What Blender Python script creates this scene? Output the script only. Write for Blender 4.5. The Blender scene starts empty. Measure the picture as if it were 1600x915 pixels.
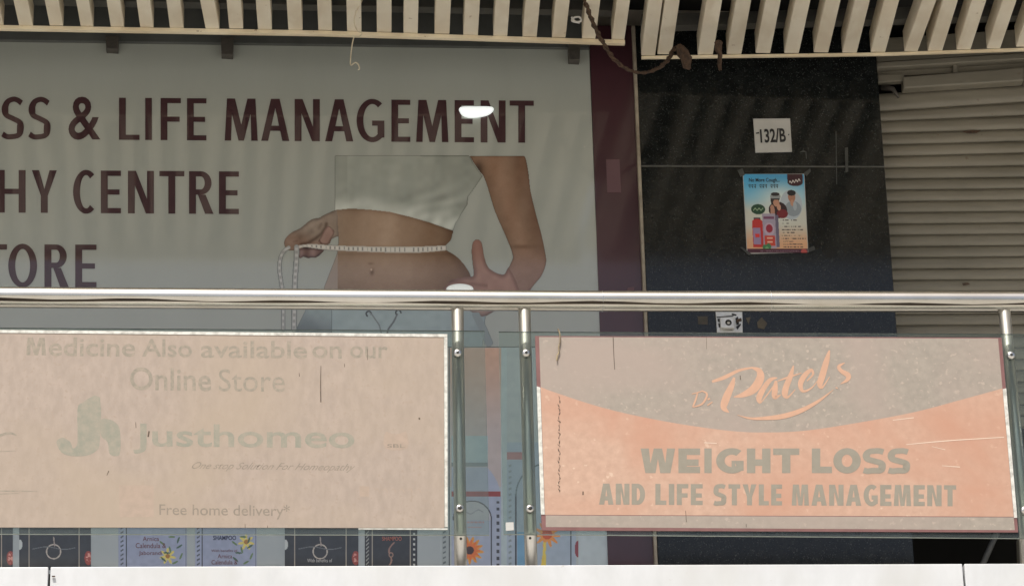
import bpy, bmesh, math, random
import numpy as np
from mathutils import Vector, Matrix
random.seed(7)
rng = np.random.default_rng(5)
S = bpy.context.scene
COL = S.collection

# ------------------------------------------------------------------ camera
FPX, PITCH, YAW, ROLL = 5100.0, math.radians(23.36), math.radians(4.2), math.radians(-1.36)
CAM = Vector((0.0, -11.5, 1.6))
_f = Vector((math.sin(YAW)*math.cos(PITCH), math.cos(YAW)*math.cos(PITCH), math.sin(PITCH)))
_r0 = Vector((math.cos(YAW), -math.sin(YAW), 0)); _u0 = _r0.cross(_f)
_r = _r0*math.cos(ROLL) + _u0*math.sin(ROLL)
_u = -_r0*math.sin(ROLL) + _u0*math.cos(ROLL)
cd = bpy.data.cameras.new('camera'); cam = bpy.data.objects.new('camera', cd); COL.objects.link(cam)
cd.sensor_width = 36.0; cd.lens = FPX/1600*36.0; cd.clip_start = 0.1; cd.clip_end = 3000
cam.matrix_world = Matrix(((_r.x, _u.x, -_f.x, CAM.x), (_r.y, _u.y, -_f.y, CAM.y), (_r.z, _u.z, -_f.z, CAM.z), (0, 0, 0, 1)))
S.camera = cam
# ------------------------------------------------------------------ sky, sun, exposure
SUN_EL, SUN_AZ = math.radians(60), math.radians(22)       # azimuth: to the left of the viewer, behind him
W = bpy.data.worlds.new('World'); S.world = W; W.use_nodes = True
nt = W.node_tree; bg = nt.nodes['Background']
sky = nt.nodes.new('ShaderNodeTexSky'); sky.sky_type = 'NISHITA'; sky.sun_disc = False
sky.sun_elevation = SUN_EL; sky.sun_rotation = math.radians(180) + SUN_AZ
sky.dust_density = 4.0; sky.air_density = 1.0
nt.links.new(sky.outputs[0], bg.inputs[0]); bg.inputs[1].default_value = 0.09
sd = bpy.data.lights.new('sun', 'SUN'); sd.energy = 4.0; sd.angle = math.radians(0.5); sd.color = (1.0, 0.95, 0.87)
sun = bpy.data.objects.new('sun', sd); COL.objects.link(sun)
tosun = Vector((-math.sin(SUN_AZ)*math.cos(SUN_EL), -math.cos(SUN_AZ)*math.cos(SUN_EL), math.sin(SUN_EL)))
sun.rotation_euler = (-tosun).to_track_quat('-Z', 'Y').to_euler(); sun.location = (-6, -20, 22)
S.view_settings.view_transform = 'Standard'; S.view_settings.look = 'None'
S.view_settings.gamma = 1.0; S.view_settings.use_curve_mapping = False
S.view_settings.exposure = 0.36

# ------------------------------------------------------------------ helpers
def ray(u, v):
    return _r*((u-800)/FPX) + _u*((457.5-v)/FPX) + _f
def P(u, v, Y):                      # point of the vertical plane y = Y seen at photo position (u, v)
    d = ray(u, v); return CAM + d*((Y-CAM.y)/d.y)
def PZ(u, v, z):                     # point of the horizontal plane
    d = ray(u, v); return CAM + d*((z-CAM.z)/d.z)
def PV(U, V, Y):                     # numpy version of P
    a = (U-800)/FPX; b = (457.5-V)/FPX
    d = np.stack([_r[i]*a + _u[i]*b + _f[i] for i in range(3)], -1)
    t = (Y-CAM.y)/d[..., 1]
    return np.array(CAM) + d*t[..., None]
def lin(c):
    c = np.asarray(c, float)/255.0
    return np.where(c <= 0.04045, c/12.92, ((c+0.055)/1.055)**2.4)
KW = 2.15                             # shaded wall: print albedo = seen brightness * KW
def alb(rgb, k=1.0):
    return tuple(np.clip(lin(rgb)*k, 0, 0.86)) + (1.0,)

def base(name, parent, m):
    o = bpy.data.objects.new(name, m); COL.objects.link(o)
    if parent is not None:
        o.parent = parent
    return o
def wloc(o):
    p = Vector((0, 0, 0))
    while o is not None:
        p += o.location; o = o.parent
    return p
def mesh(name, verts, faces, mat, parent=None, smooth=False, bevel=0.0, mids=None):
    """verts in world space; a top-level mesh gets its origin at its own base"""
    vs = [Vector(v) for v in verts]
    if parent is not None:
        off = wloc(parent); loc = Vector((0, 0, 0))
    else:
        off = Vector((sum(v.x for v in vs)/len(vs), sum(v.y for v in vs)/len(vs), min(v.z for v in vs))); loc = off
    me = bpy.data.meshes.new(name)
    me.from_pydata([v-off for v in vs], [], faces)
    for m_ in (mat if isinstance(mat, (list, tuple)) else [mat]):
        me.materials.append(m_)
    if mids:
        for p_, i_ in zip(me.polygons, mids): p_.material_index = i_
    bm = bmesh.new(); bm.from_mesh(me); bmesh.ops.recalc_face_normals(bm, faces=bm.faces)
    bm.to_mesh(me); bm.free()
    if smooth:
        me.polygons.foreach_set('use_smooth', [True]*len(me.polygons))
    me.update()
    o = base(name, parent, me); o.location = loc
    if bevel:
        b = o.modifiers.new('bevel', 'BEVEL'); b.width = bevel; b.segments = 2; b.limit_method = 'ANGLE'
    return o
def thing(name, loc, label, cat, group=None):
    o = bpy.data.objects.new(name, None); COL.objects.link(o); o.location = loc; o.empty_display_size = 0.1
    return tag(o, label, cat, group)
def tag(o, label, cat, group=None, kind=None):
    o['label'] = label; o['category'] = cat
    if group: o['group'] = group
    if kind: o['kind'] = kind
    return o
def structure(o):
    o['kind'] = 'structure'; return o
BOXF = [(0, 1, 2, 3), (7, 6, 5, 4), (0, 4, 5, 1), (1, 5, 6, 2), (2, 6, 7, 3), (3, 7, 4, 0)]
def box(name, a, b, mat, parent=None, bevel=0.0):
    (x0, y0, z0), (x1, y1, z1) = a, b
    v = [(x0, y0, z0), (x1, y0, z0), (x1, y0, z1), (x0, y0, z1), (x0, y1, z0), (x1, y1, z0), (x1, y1, z1), (x0, y1, z1)]
    return mesh(name, v, BOXF, mat, parent, bevel=bevel)
def pbox(name, q, Y, th, mat, parent=None, bevel=0.0, mids=None):
    """a board: photo corners TL TR BR BL on its front plane, thickness th going back"""
    f = [P(u, v, Y) for u, v in q]; k = [p+Vector((0, th, 0)) for p in f]
    return mesh(name, f+k, BOXF, mat, parent, bevel=bevel, mids=mids)
def poly(name, pts, Y, mat, parent=None):
    f = [P(u, v, Y) for u, v in pts]
    return mesh(name, f, [tuple(range(len(f)))], mat, parent)
def rect(u0, v0, u1, v1):
    return [(u0, v0), (u1, v0), (u1, v1), (u0, v1)]
def tube_geo(pts, rads, n=10, cap=True, v0=0):
    vs, fs = [], []
    pts = [Vector(p) for p in pts]
    up = Vector((0.13, 0.9, 0.31)).normalized()
    for i, p in enumerate(pts):
        t = (pts[min(i+1, len(pts)-1)]-pts[max(i-1, 0)]).normalized()
        a = t.cross(up); a = a.normalized() if a.length > 1e-6 else Vector((1, 0, 0)); b = t.cross(a)
        r = rads[i] if isinstance(rads, (list, tuple)) else rads
        for k in range(n):
            g = 2*math.pi*k/n; vs.append(p + a*(r*math.cos(g)) + b*(r*math.sin(g)))
    for i in range(len(pts)-1):
        for k in range(n):
            k2 = (k+1) % n
            fs.append((v0+i*n+k, v0+i*n+k2, v0+(i+1)*n+k2, v0+(i+1)*n+k))
    if cap:
        fs.append(tuple(v0+k for k in range(n))[::-1]); fs.append(tuple(v0+(len(pts)-1)*n+k for k in range(n)))
    return vs, fs
def tube(name, pts, rads, mat, parent=None, n=12):
    v, f = tube_geo(pts, rads, n); return mesh(name, v, f, mat, parent, smooth=True)
def spline(pts, k=8, closed=False):
    pts = [np.array(p, float) for p in pts]; n = len(pts); out = []
    rngi = range(n) if closed else range(n-1)
    for i in rngi:
        g = (lambda j: pts[j % n]) if closed else (lambda j: pts[min(max(j, 0), n-1)])
        p0, p1, p2, p3 = g(i-1), g(i), g(i+1), g(i+2)
        for s in range(k):
            t = s/k
            out.append(0.5*((2*p1)+(-p0+p2)*t+(2*p0-5*p1+4*p2-p3)*t*t+(-p0+3*p1-3*p2+p3)*t**3))
    if not closed: out.append(pts[-1])
    return [tuple(p) for p in out]
def ribbon(name, strokes, Y, mat, parent=None):
    """brush strokes of changing width: each a list of (u, v, width) photo positions, one mesh, every stroke a hair apart"""
    vs, fs = [], []
    for si, st in enumerate(strokes):
        sp = spline(st, 7); y = Y - 0.00004*si; n0 = len(vs)
        for i, (u, v, w) in enumerate(sp):
            a = sp[max(i-1, 0)]; b = sp[min(i+1, len(sp)-1)]
            dx, dy = b[0]-a[0], b[1]-a[1]; L = math.hypot(dx, dy) or 1
            nx, ny = -dy/L*w/2, dx/L*w/2
            vs += [P(u+nx, v+ny, y), P(u-nx, v-ny, y)]
        fs += [(n0+2*i, n0+2*i+1, n0+2*i+3, n0+2*i+2) for i in range(len(sp)-1)]
    return mesh(name, vs, fs, mat, parent)
def text(name, s, q, Y, mat, parent, bold=0.0, shear=0.0, space=1.0, jitter=0.0):
    """flat print: the word's own outline box is laid on photo corners TL TR BR BL of plane Y"""
    c = bpy.data.curves.new('t', 'FONT'); c.body = s; c.offset = bold; c.shear = shear; c.space_character = space
    c.resolution_u = 4
    o = bpy.data.objects.new('t', c); COL.objects.link(o)
    dg = bpy.context.evaluated_depsgraph_get(); me = bpy.data.meshes.new_from_object(o.evaluated_get(dg))
    n = len(me.vertices); co = np.zeros(n*3); me.vertices.foreach_get('co', co); co = co.reshape(-1, 3)
    bpy.data.objects.remove(o); bpy.data.curves.remove(c)
    mn, mx = co.min(0), co.max(0); a = (co[:, 0]-mn[0])/(mx[0]-mn[0]); b = (mx[1]-co[:, 1])/(mx[1]-mn[1])
    if jitter:
        a = a + rng.normal(0, jitter, n); b = b + rng.normal(0, jitter*3, n)
    q = np.array(q, float)
    uv = (q[0]*((1-a)*(1-b))[:, None] + q[1]*(a*(1-b))[:, None] + q[2]*(a*b)[:, None] + q[3]*((1-a)*b)[:, None])
    w = PV(uv[:, 0], uv[:, 1], Y) - np.array(wloc(parent))
    me.vertices.foreach_set('co', w.ravel()); me.materials.clear(); me.materials.append(mat); me.name = name; me.update()
    return base(name, parent, me)
def glyph(ch, wv, wh):
    """block capital in a unit box (y down): list of outline polygons that never overlap; wv, wh = stem and bar thickness (in box units)"""
    def arc(cx, cy, rx, ry, a0, a1, n=14):
        return [(cx+rx*math.cos(math.radians(a0+(a1-a0)*i/n)), cy-ry*math.sin(math.radians(a0+(a1-a0)*i/n))) for i in range(n+1)]
    def band(cx, cy, rx, ry, a0, a1, n=18):
        return arc(cx, cy, rx, ry, a0, a1, n) + arc(cx, cy, rx-wv, ry-wh, a1, a0, n)
    v, h = wv, wh
    if ch == 'I': return [[(0, 0), (1, 0), (1, 1), (0, 1)]]
    if ch == 'L': return [[(0, 0), (v, 0), (v, 1-h), (1, 1-h), (1, 1), (0, 1)]]
    if ch == 'F': return [[(0, 0), (1, 0), (1, h), (v, h), (v, .44), (.94, .44), (.94, .44+h), (v, .44+h), (v, 1), (0, 1)]]
    if ch == 'E': return [[(0, 0), (1, 0), (1, h), (v, h), (v, .44), (.93, .44), (.93, .44+h), (v, .44+h), (v, 1-h), (1, 1-h), (1, 1), (0, 1)]]
    if ch == 'T': return [[(0, 0), (1, 0), (1, h), (.5+v/2, h), (.5+v/2, 1), (.5-v/2, 1), (.5-v/2, h), (0, h)]]
    if ch == 'H': return [[(0, 0), (v, 0), (v, .44), (1-v, .44), (1-v, 0), (1, 0), (1, 1), (1-v, 1), (1-v, .44+h), (v, .44+h), (v, 1), (0, 1)]]
    if ch == 'N':
        k = v*1.05
        return [[(0, 0), (k*1.1, 0), (1-v, .66), (1-v, 0), (1, 0), (1, 1), (1-k*1.1, 1), (v, .34), (v, 1), (0, 1)]]
    if ch == 'M':
        s = .07; k = v*.95
        return [[(s, 0), (s+k*1.25, 0), (.5, .62), (1-s-k*1.25, 0), (1-s, 0), (1, 1), (1-k, 1), (1-s-k*.75, .36), (.5+k*.42, 1), (.5-k*.42, 1), (s+k*.75, .36), (k, 1), (0, 1)]]
    if ch == 'W':
        k = v*.98
        return [[(0, 0), (k, 0), (.285, .60), (.5-k*.5, 0), (.5+k*.5, 0), (.715, .60), (1-k, 0), (1, 0), (.715+k*.62, 1), (.715-k*.62, 1), (.5, .42), (.285+k*.62, 1), (.285-k*.62, 1)]]
    if ch == 'A':
        k = v*1.03; a0 = .5-k*.62; b0 = .5+k*.62        # apex flat; counter cut out by making two pieces
        yb = .70; t = lambda y: a0*(1-y); t2 = lambda y: b0+(1-b0)*y
        yi = .16+h*.5; ti = .5; y2 = yb-h*.5; y3 = yb+h*.5
        li = lambda y: ti-(ti-(k))*(y-yi)/(1-yi); ri = lambda y: ti+(1-k-ti)*(y-yi)/(1-yi)
        return [[(a0, 0), (b0, 0), (t2(yi), yi), (t(yi), yi)], [(t(yi), yi), (ti, yi), (li(y2), y2), (t(y2), y2)], [(ti, yi), (t2(yi), yi), (t2(y2), y2), (ri(y2), y2)],
                [(t(y2), y2), (t2(y2), y2), (t2(y3), y3), (t(y3), y3)], [(t(y3), y3), (li(y3), y3), (k, 1), (0, 1)], [(ri(y3), y3), (t2(y3), y3), (1, 1), (1-k, 1)]]
    if ch == 'Y':
        k = v*1.05
        return [[(0, 0), (k, 0), (.5, .44), (1-k, 0), (1, 0), (.5+v/2, .60), (.5+v/2, 1), (.5-v/2, 1), (.5-v/2, .60)]]
    if ch == 'O':
        o = arc(.5, .5, .5, .515, 0, 360, 40)[:-1]; i = arc(.5, .5, .5-v, .515-h, 0, 360, 40)[:-1]
        return [[o[j], o[(j+1) % 40], i[(j+1) % 40], i[j]] for j in range(40)]
    if ch in 'CG':
        a = band(.57, .5, .57, .515, 52, 308, 30)
        a = [(min(x, 1.0), y) for x, y in a]
        n = 30; q = [[a[j], a[j+1], a[2*n+1-j-1], a[2*n+1-j]] for j in range(n)]
        if ch == 'G':
            lo = a[n]; li_ = a[n+1]
            q.append([(1-v, .50), (1, .50), (1, .90), lo, li_, (1-v, 1-h*1.55)]); q.append([(.56, .50), (1-v, .50), (1-v, .50+h), (.56, .50+h)])
        return q
    if ch == 'D':
        o = [(v, 0), (.45, 0)] + arc(.45, .5, .55, .5, 90, -90, 20)[1:-1] + [(.45, 1), (v, 1)]
        i = [(v, h), (.45, h)] + arc(.45, .5, .55-v, .5-h, 90, -90, 20)[1:-1] + [(.45, 1-h), (v, 1-h)]
        return [[(0, 0), (v, 0), (v, 1), (0, 1)]] + [[o[j], o[j+1], i[j+1], i[j]] for j in range(len(o)-1)]
    if ch == 'R':
        o = [(v, 0), (.48, 0)] + arc(.48, .275, .44, .275, 90, -90, 16)[1:-1] + [(.48, .55), (v, .55)]
        i = [(v, h), (.48, h)] + arc(.48, .275, .44-v, .275-h, 90, -90, 16)[1:-1] + [(.48, .55-h), (v, .55-h)]
        return [[(0, 0), (v, 0), (v, 1), (0, 1)]] + [[o[j], o[j+1], i[j+1], i[j]] for j in range(len(o)-1)] + [[(.36, .55), (.36+v*1.12, .55), (1, 1), (1-v*1.22, 1)]]
    if ch == 'S':
        c = spline([(.90, .145), (.72, .045+h*.25), (.52, h*.45), (.28, .09+h*.2), (.5*v, .265), (.22, .43), (.50, .51), (.80, .60), (1-.5*v, .755), (.76, .915-h*.1), (.44, 1-h*.45), (.22, .965-h*.2), (.04, .88)], 5)
        q = []; L, R_ = [], []
        for j, (x, y) in enumerate(c):
            a, b = c[max(j-1, 0)], c[min(j+1, len(c)-1)]; dx, dy = b[0]-a[0], b[1]-a[1]; d = math.hypot(dx, dy) or 1
            nx, ny = -dy/d, dx/d
            L.append((x+nx*v/2, y+ny*h/2)); R_.append((x-nx*v/2, y-ny*h/2))
        return [[L[j], L[j+1], R_[j+1], R_[j]] for j in range(len(c)-1)]
    return []
def caps(name, letters, v0, v1, slope, sv, sh_, Y, mat, parent, lean=0.0):
    """letters: [(char, u0, u1)], cap height v0..v1 at u=0, baseline slope; sv, sh_ = stem and bar thickness in photo pixels"""
    for ch, a, b in letters:
        vs, fs = [], []
        for j_, pl in enumerate(glyph(ch, sv/(b-a), sh_/(v1-v0))):
            n = len(vs)
            for x, y in pl:
                u = a+(b-a)*x; v = v0+(v1-v0)*y+slope*u
                vs.append(P(u+lean*(v-v0), v, Y-6e-6*j_))
            fs.append(tuple(range(n, n+len(pl))))
        mesh(name, vs, fs, mat, parent)
CW = dict(I=.36, L=.72, F=.76, E=.78, T=.84, H=.98, N=1.0, M=1.2, W=1.35, A=1.06, Y=1.0, O=1.02, C=.92, G=.98, D=.98, R=.98, S=.9)
def spread(s, u0, u1, gap=.16):
    tot = sum(CW[c] for c in s)+gap*(len(s)-1); k = (u1-u0)/tot; out = []; u = u0
    for c in s:
        out.append((c, u, u+CW[c]*k)); u += (CW[c]+gap)*k
    return out
def inside(poly_, U, V):
    r = np.zeros(U.shape, bool); n = len(poly_); j = n-1
    for i in range(n):
        xi, yi = poly_[i]; xj, yj = poly_[j]
        if yi != yj:
            r ^= ((yi > V) != (yj > V)) & (U < (xj-xi)*(V-yi)/(yj-yi)+xi)
        j = i
    return r
def pdist(poly_, U, V, closed=True):
    d = np.full(U.shape, 1e9); n = len(poly_)
    for i in range(n if closed else n-1):
        ax, ay = poly_[i]; bx_, by_ = poly_[(i+1) % n]
        L = (bx_-ax)**2+(by_-ay)**2 + 1e-9
        t = np.clip(((U-ax)*(bx_-ax)+(V-ay)*(by_-ay))/L, 0, 1)
        d = np.minimum(d, np.hypot(U-ax-t*(bx_-ax), V-ay-t*(by_-ay)))
    return d
def ss(a, b, x):
    t = np.clip((x-a)/(b-a), 0, 1); return t*t*(3-2*t)
def lerp(a, b, t):
    return np.asarray(a, float)*(1-t[..., None]) + np.asarray(b, float)*t[..., None]
def vnoise(U, V, s, seed=0):
    g = np.random.default_rng(seed).random((64, 64)); x = U/s; y = V/s
    xi = np.floor(x).astype(int); yi = np.floor(y).astype(int); fx = x-xi; fy = y-yi
    fx = fx*fx*(3-2*fx); fy = fy*fy*(3-2*fy); G = lambda a, b: g[a % 64, b % 64]
    return (G(xi, yi)*(1-fx)+G(xi+1, yi)*fx)*(1-fy)+(G(xi, yi+1)*(1-fx)+G(xi+1, yi+1)*fx)*fy
def raster(name, u0, v0, u1, v1, step, paint, Y, parent, mat, k):
    """a printed picture: a fine grid of ink colours lying on plane Y; paint(U, V) -> rgb 0..255 and mask"""
    nu, nv = int((u1-u0)/step), int((v1-v0)/step)
    U, V = np.meshgrid(np.linspace(u0, u1, nu+1), np.linspace(v0, v1, nv+1))
    rgb, m = paint(U, V)
    w = PV(U, V, Y) - np.array(wloc(parent))
    idx = np.arange((nu+1)*(nv+1)).reshape(nv+1, nu+1)
    cnt = m[:-1, :-1].astype(int)+m[1:, :-1]+m[:-1, 1:]+m[1:, 1:]
    keep = cnt >= 2
    fs = np.stack([idx[:-1, :-1], idx[1:, :-1], idx[1:, 1:], idx[:-1, 1:]], -1)[keep]
    used = np.unique(fs); rem = np.full(idx.size, -1); rem[used] = np.arange(len(used))
    me = bpy.data.meshes.new(name)
    me.from_pydata(w.reshape(-1, 3)[used], [], rem[fs].tolist())
    at = me.color_attributes.new('ink', 'FLOAT_COLOR', 'POINT')
    cc = np.ones((len(used), 4)); cc[:, :3] = np.clip(lin(np.clip(rgb.reshape(-1, 3)[used], 0, 255))*k, 0, 0.85)
    at.data.foreach_set('color', cc.ravel())
    me.materials.append(mat); me.update()
    return base(name, parent, me)

# ------------------------------------------------------------------ materials
MATS = {}
def mat(name, c1, c2=None, scale=6.0, rough=0.6, metal=0.0, bump=0.0, bscale=60.0, coat=0.0, spec=0.5, stretch=(1, 1, 1),
        contrast=(0.35, 0.65), detail=6.0, speck=None, rvar=0.0, coat_rough=0.05, patch=None, orand=0.0, coat_ior=1.52):
    if name in MATS: return MATS[name]
    m = bpy.data.materials.new(name); m.use_nodes = True; n = m.node_tree.nodes; L = m.node_tree.links
    b = n['Principled BSDF']
    b.inputs['Roughness'].default_value = rough; b.inputs['Metallic'].default_value = metal
    b.inputs['Specular IOR Level'].default_value = spec
    if coat: b.inputs['Coat Weight'].default_value = coat; b.inputs['Coat Roughness'].default_value = coat_rough; b.inputs['Coat IOR'].default_value = coat_ior
    c1 = tuple(c1)[:3]+(1,); b.inputs['Base Color'].default_value = c1
    g = n.new('ShaderNodeNewGeometry'); mp = n.new('ShaderNodeMapping'); mp.inputs['Scale'].default_value = stretch
    L.new(g.outputs['Position'], mp.inputs['Vector'])
    if c2 is not None:
        t = n.new('ShaderNodeTexNoise'); t.inputs['Scale'].default_value = scale; t.inputs['Detail'].default_value = detail
        t.inputs['Roughness'].default_value = 0.62
        r = n.new('ShaderNodeMapRange'); r.inputs['From Min'].default_value = contrast[0]; r.inputs['From Max'].default_value = contrast[1]
        x = n.new('ShaderNodeMix'); x.data_type = 'RGBA'; x.inputs['A'].default_value = c1; x.inputs['B'].default_value = tuple(c2)[:3]+(1,)
        L.new(mp.outputs[0], t.inputs['Vector']); L.new(t.outputs[0], r.inputs['Value']); L.new(r.outputs[0], x.inputs['Factor'])
        col = x.outputs['Result']
        if speck:
            t2 = n.new('ShaderNodeTexNoise'); t2.inputs['Scale'].default_value = speck[1]; t2.inputs['Detail'].default_value = 3
            L.new(g.outputs['Position'], t2.inputs['Vector'])
            r2 = n.new('ShaderNodeMapRange'); r2.inputs['From Min'].default_value = speck[2]; r2.inputs['From Max'].default_value = speck[2]+0.06
            L.new(t2.outputs[0], r2.inputs['Value'])
            x2 = n.new('ShaderNodeMix'); x2.data_type = 'RGBA'; x2.inputs['B'].default_value = tuple(speck[0])[:3]+(1,)
            L.new(r2.outputs[0], x2.inputs['Factor']); L.new(col, x2.inputs['A']); col = x2.outputs['Result']
        if patch:
            t4 = n.new('ShaderNodeTexNoise'); t4.inputs['Scale'].default_value = patch[1]; t4.inputs['Detail'].default_value = 5; t4.inputs['Distortion'].default_value = 0.6
            m4 = n.new('ShaderNodeMapping'); m4.inputs['Scale'].default_value = patch[3]; m4.inputs['Location'].default_value = (3.7, 1.1, 8.2)
            L.new(g.outputs['Position'], m4.inputs['Vector']); L.new(m4.outputs[0], t4.inputs['Vector'])
            r4 = n.new('ShaderNodeMapRange'); r4.inputs['From Min'].default_value = 0.42; r4.inputs['From Max'].default_value = 0.68; r4.inputs['To Max'].default_value = patch[2]
            L.new(t4.outputs[0], r4.inputs['Value'])
            x4 = n.new('ShaderNodeMix'); x4.data_type = 'RGBA'; x4.inputs['B'].default_value = tuple(patch[0])[:3]+(1,)
            L.new(r4.outputs[0], x4.inputs['Factor']); L.new(col, x4.inputs['A']); col = x4.outputs['Result']
        if orand:
            oi = n.new('ShaderNodeObjectInfo'); r5 = n.new('ShaderNodeMapRange'); r5.inputs['To Min'].default_value = 1-orand; r5.inputs['To Max'].default_value = 1.0
            L.new(oi.outputs['Random'], r5.inputs['Value'])
            hv = n.new('ShaderNodeHueSaturation'); L.new(r5.outputs[0], hv.inputs['Value']); L.new(col, hv.inputs['Color']); col = hv.outputs['Color']
        L.new(col, b.inputs['Base Color'])
        if rvar:
            r3 = n.new('ShaderNodeMapRange'); r3.inputs['To Min'].default_value = rough; r3.inputs['To Max'].default_value = rough+rvar
            L.new(t.outputs[0], r3.inputs['Value']); L.new(r3.outputs[0], b.inputs['Roughness'])
    if bump:
        tb = n.new('ShaderNodeTexNoise'); tb.inputs['Scale'].default_value = bscale; tb.inputs['Detail'].default_value = 4
        bp = n.new('ShaderNodeBump'); bp.inputs['Strength'].default_value = bump; bp.inputs['Distance'].default_value = 0.01
        L.new(mp.outputs[0], tb.inputs['Vector']); L.new(tb.outputs[0], bp.inputs['Height']); L.new(bp.outputs[0], b.inputs['Normal'])
    MATS[name] = m; return m
def ink_mat(name, rough, coat):
    m = bpy.data.materials.new(name); m.use_nodes = True; n = m.node_tree.nodes; b = n['Principled BSDF']
    a = n.new('ShaderNodeAttribute'); a.attribute_name = 'ink'
    m.node_tree.links.new(a.outputs['Color'], b.inputs['Base Color'])
    b.inputs['Roughness'].default_value = rough; b.inputs['Coat Weight'].default_value = coat; b.inputs['Coat Roughness'].default_value = 0.09
    return m
def glass_mat(name, tint, dust, dustcol):
    m = bpy.data.materials.new(name); m.use_nodes = True; n = m.node_tree.nodes; L = m.node_tree.links
    n.remove(n['Principled BSDF']); out = n['Material Output']
    tr = n.new('ShaderNodeBsdfTransparent'); tr.inputs[0].default_value = tint
    gl = n.new('ShaderNodeBsdfGlossy'); gl.inputs['Roughness'].default_value = 0.03; gl.inputs[0].default_value = (0.95, 1, 0.97, 1)
    fr = n.new('ShaderNodeFresnel'); fr.inputs[0].default_value = 1.35
    m1 = n.new('ShaderNodeMixShader'); L.new(fr.outputs[0], m1.inputs[0]); L.new(tr.outputs[0], m1.inputs[1]); L.new(gl.outputs[0], m1.inputs[2])
    df = n.new('ShaderNodeBsdfDiffuse'); df.inputs[0].default_value = dustcol
    g = n.new('ShaderNodeNewGeometry'); t = n.new('ShaderNodeTexNoise'); t.inputs['Scale'].default_value = 14; t.inputs['Detail'].default_value = 7
    mp = n.new('ShaderNodeMapping'); mp.inputs['Scale'].default_value = (1, 1, 0.35)
    L.new(g.outputs['Position'], mp.inputs[0]); L.new(mp.outputs[0], t.inputs['Vector'])
    r = n.new('ShaderNodeMapRange'); r.inputs['From Min'].default_value = 0.3; r.inputs['From Max'].default_value = 0.7
    r.inputs['To Min'].default_value = dust*0.6; r.inputs['To Max'].default_value = dust*1.4
    L.new(t.outputs[0], r.inputs['Value'])
    m2 = n.new('ShaderNodeMixShader'); L.new(r.outputs[0], m2.inputs[0]); L.new(m1.outputs[0], m2.inputs[1]); L.new(df.outputs[0], m2.inputs[2])
    L.new(m2.outputs[0], out.inputs[0]); return m
def glow_mat(name, strength):  # emissive white for the added glare patches, no real light fitting
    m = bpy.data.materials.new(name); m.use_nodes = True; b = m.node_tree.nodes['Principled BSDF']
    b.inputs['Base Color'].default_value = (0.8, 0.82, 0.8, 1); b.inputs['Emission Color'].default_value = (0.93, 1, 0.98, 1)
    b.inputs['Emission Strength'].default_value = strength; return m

M_floor = mat('pale marble floor', (0.78, 0.765, 0.73), (0.70, 0.68, 0.64), 2.0, 0.4)
M_conc = mat('pale concrete ground', (0.50, 0.475, 0.43), (0.42, 0.40, 0.36), 0.8, 0.9, bump=0.3, bscale=20)
M_wall = mat('painted render', (0.52, 0.49, 0.44), (0.44, 0.41, 0.36), 1.5, 0.85, bump=0.2, bscale=40)
M_white = mat('white cladding', (0.60, 0.615, 0.63), (0.525, 0.54, 0.55), 9.0, 0.42, bump=0.04, bscale=30, stretch=(1, 1, 0.5), speck=((0.45, 0.44, 0.41), 34, 0.71), patch=((0.51, 0.515, 0.505), 3.0, 0.9, (1, 1, 0.5)))
M_joint = mat('dark sealant', (0.03, 0.03, 0.028), (0.06, 0.055, 0.05), 30, 0.8)
M_cream = mat('cream painted slat', (0.83, 0.765, 0.63), (0.76, 0.69, 0.55), 5.0, 0.5, bump=0.08, bscale=25, contrast=(0.4, 0.75), speck=((0.42, 0.32, 0.22), 30, 0.71), stretch=(2, 0.6, 1), orand=0.08, patch=((0.66, 0.56, 0.42), 5.0, 0.6, (1.5, 1, 1)))
M_cream2 = mat('cream trim paint', (0.84, 0.75, 0.56), (0.70, 0.60, 0.42), 7.0, 0.5, bump=0.08, bscale=25, contrast=(0.4, 0.75), speck=((0.30, 0.20, 0.12), 45, 0.70), patch=((0.66, 0.54, 0.36), 4.0, 0.8, (1, 1, 1)))
M_void = mat('black soffit void', (0.012, 0.012, 0.011), (0.02, 0.019, 0.017), 3, 0.95)
M_beam = mat('grey steel member', (0.13, 0.13, 0.12), (0.09, 0.09, 0.085), 8, 0.6)
M_dkgrey = mat('dark grey header', (0.10, 0.105, 0.10), (0.07, 0.075, 0.07), 5, 0.6)
M_clamp = mat('grimy clamp', (0.05, 0.047, 0.04), (0.08, 0.07, 0.06), 40, 0.6)
M_banner = mat('white banner vinyl', (0.415, 0.442, 0.405), (0.378, 0.402, 0.366), 1.3, 0.5, coat=1.0, coat_rough=0.075, coat_ior=1.66, stretch=(2.2, 1, 0.35), contrast=(0.3, 0.7), speck=((0.5, 0.49, 0.45), 26, 0.74))
M_maroonink = mat('maroon ink', (0.042, 0.012, 0.017), (0.052, 0.017, 0.022), 9, 0.5, coat=1.0, coat_rough=0.035)
M_maroon = mat('maroon panel', (0.058, 0.017, 0.025), (0.046, 0.014, 0.020), 2, 0.45, coat=0.7, coat_rough=0.08)
M_maroon2 = mat('paler maroon sticker', (0.14, 0.075, 0.085), (0.12, 0.06, 0.07), 6, 0.5)
M_edge = mat('aluminium edge strip', (0.42, 0.37, 0.29), (0.26, 0.22, 0.17), 14, 0.5, metal=0.2)
M_granite = mat('black granite', (0.007, 0.0085, 0.0085), (0.0135, 0.0155, 0.015), 22, 0.09, spec=0.42, detail=9, speck=((0.075, 0.08, 0.075), 210, 0.63), rvar=0.06)
M_grout = mat('grey grout', (0.13, 0.13, 0.115), (0.09, 0.09, 0.08), 30, 0.8)
M_smear = mat('grey smear', (0.07, 0.072, 0.065), (0.04, 0.042, 0.04), 25, 0.6)
M_tapeb = mat('brown tape', (0.10, 0.08, 0.05), (0.055, 0.047, 0.035), 18, 0.5)
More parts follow.
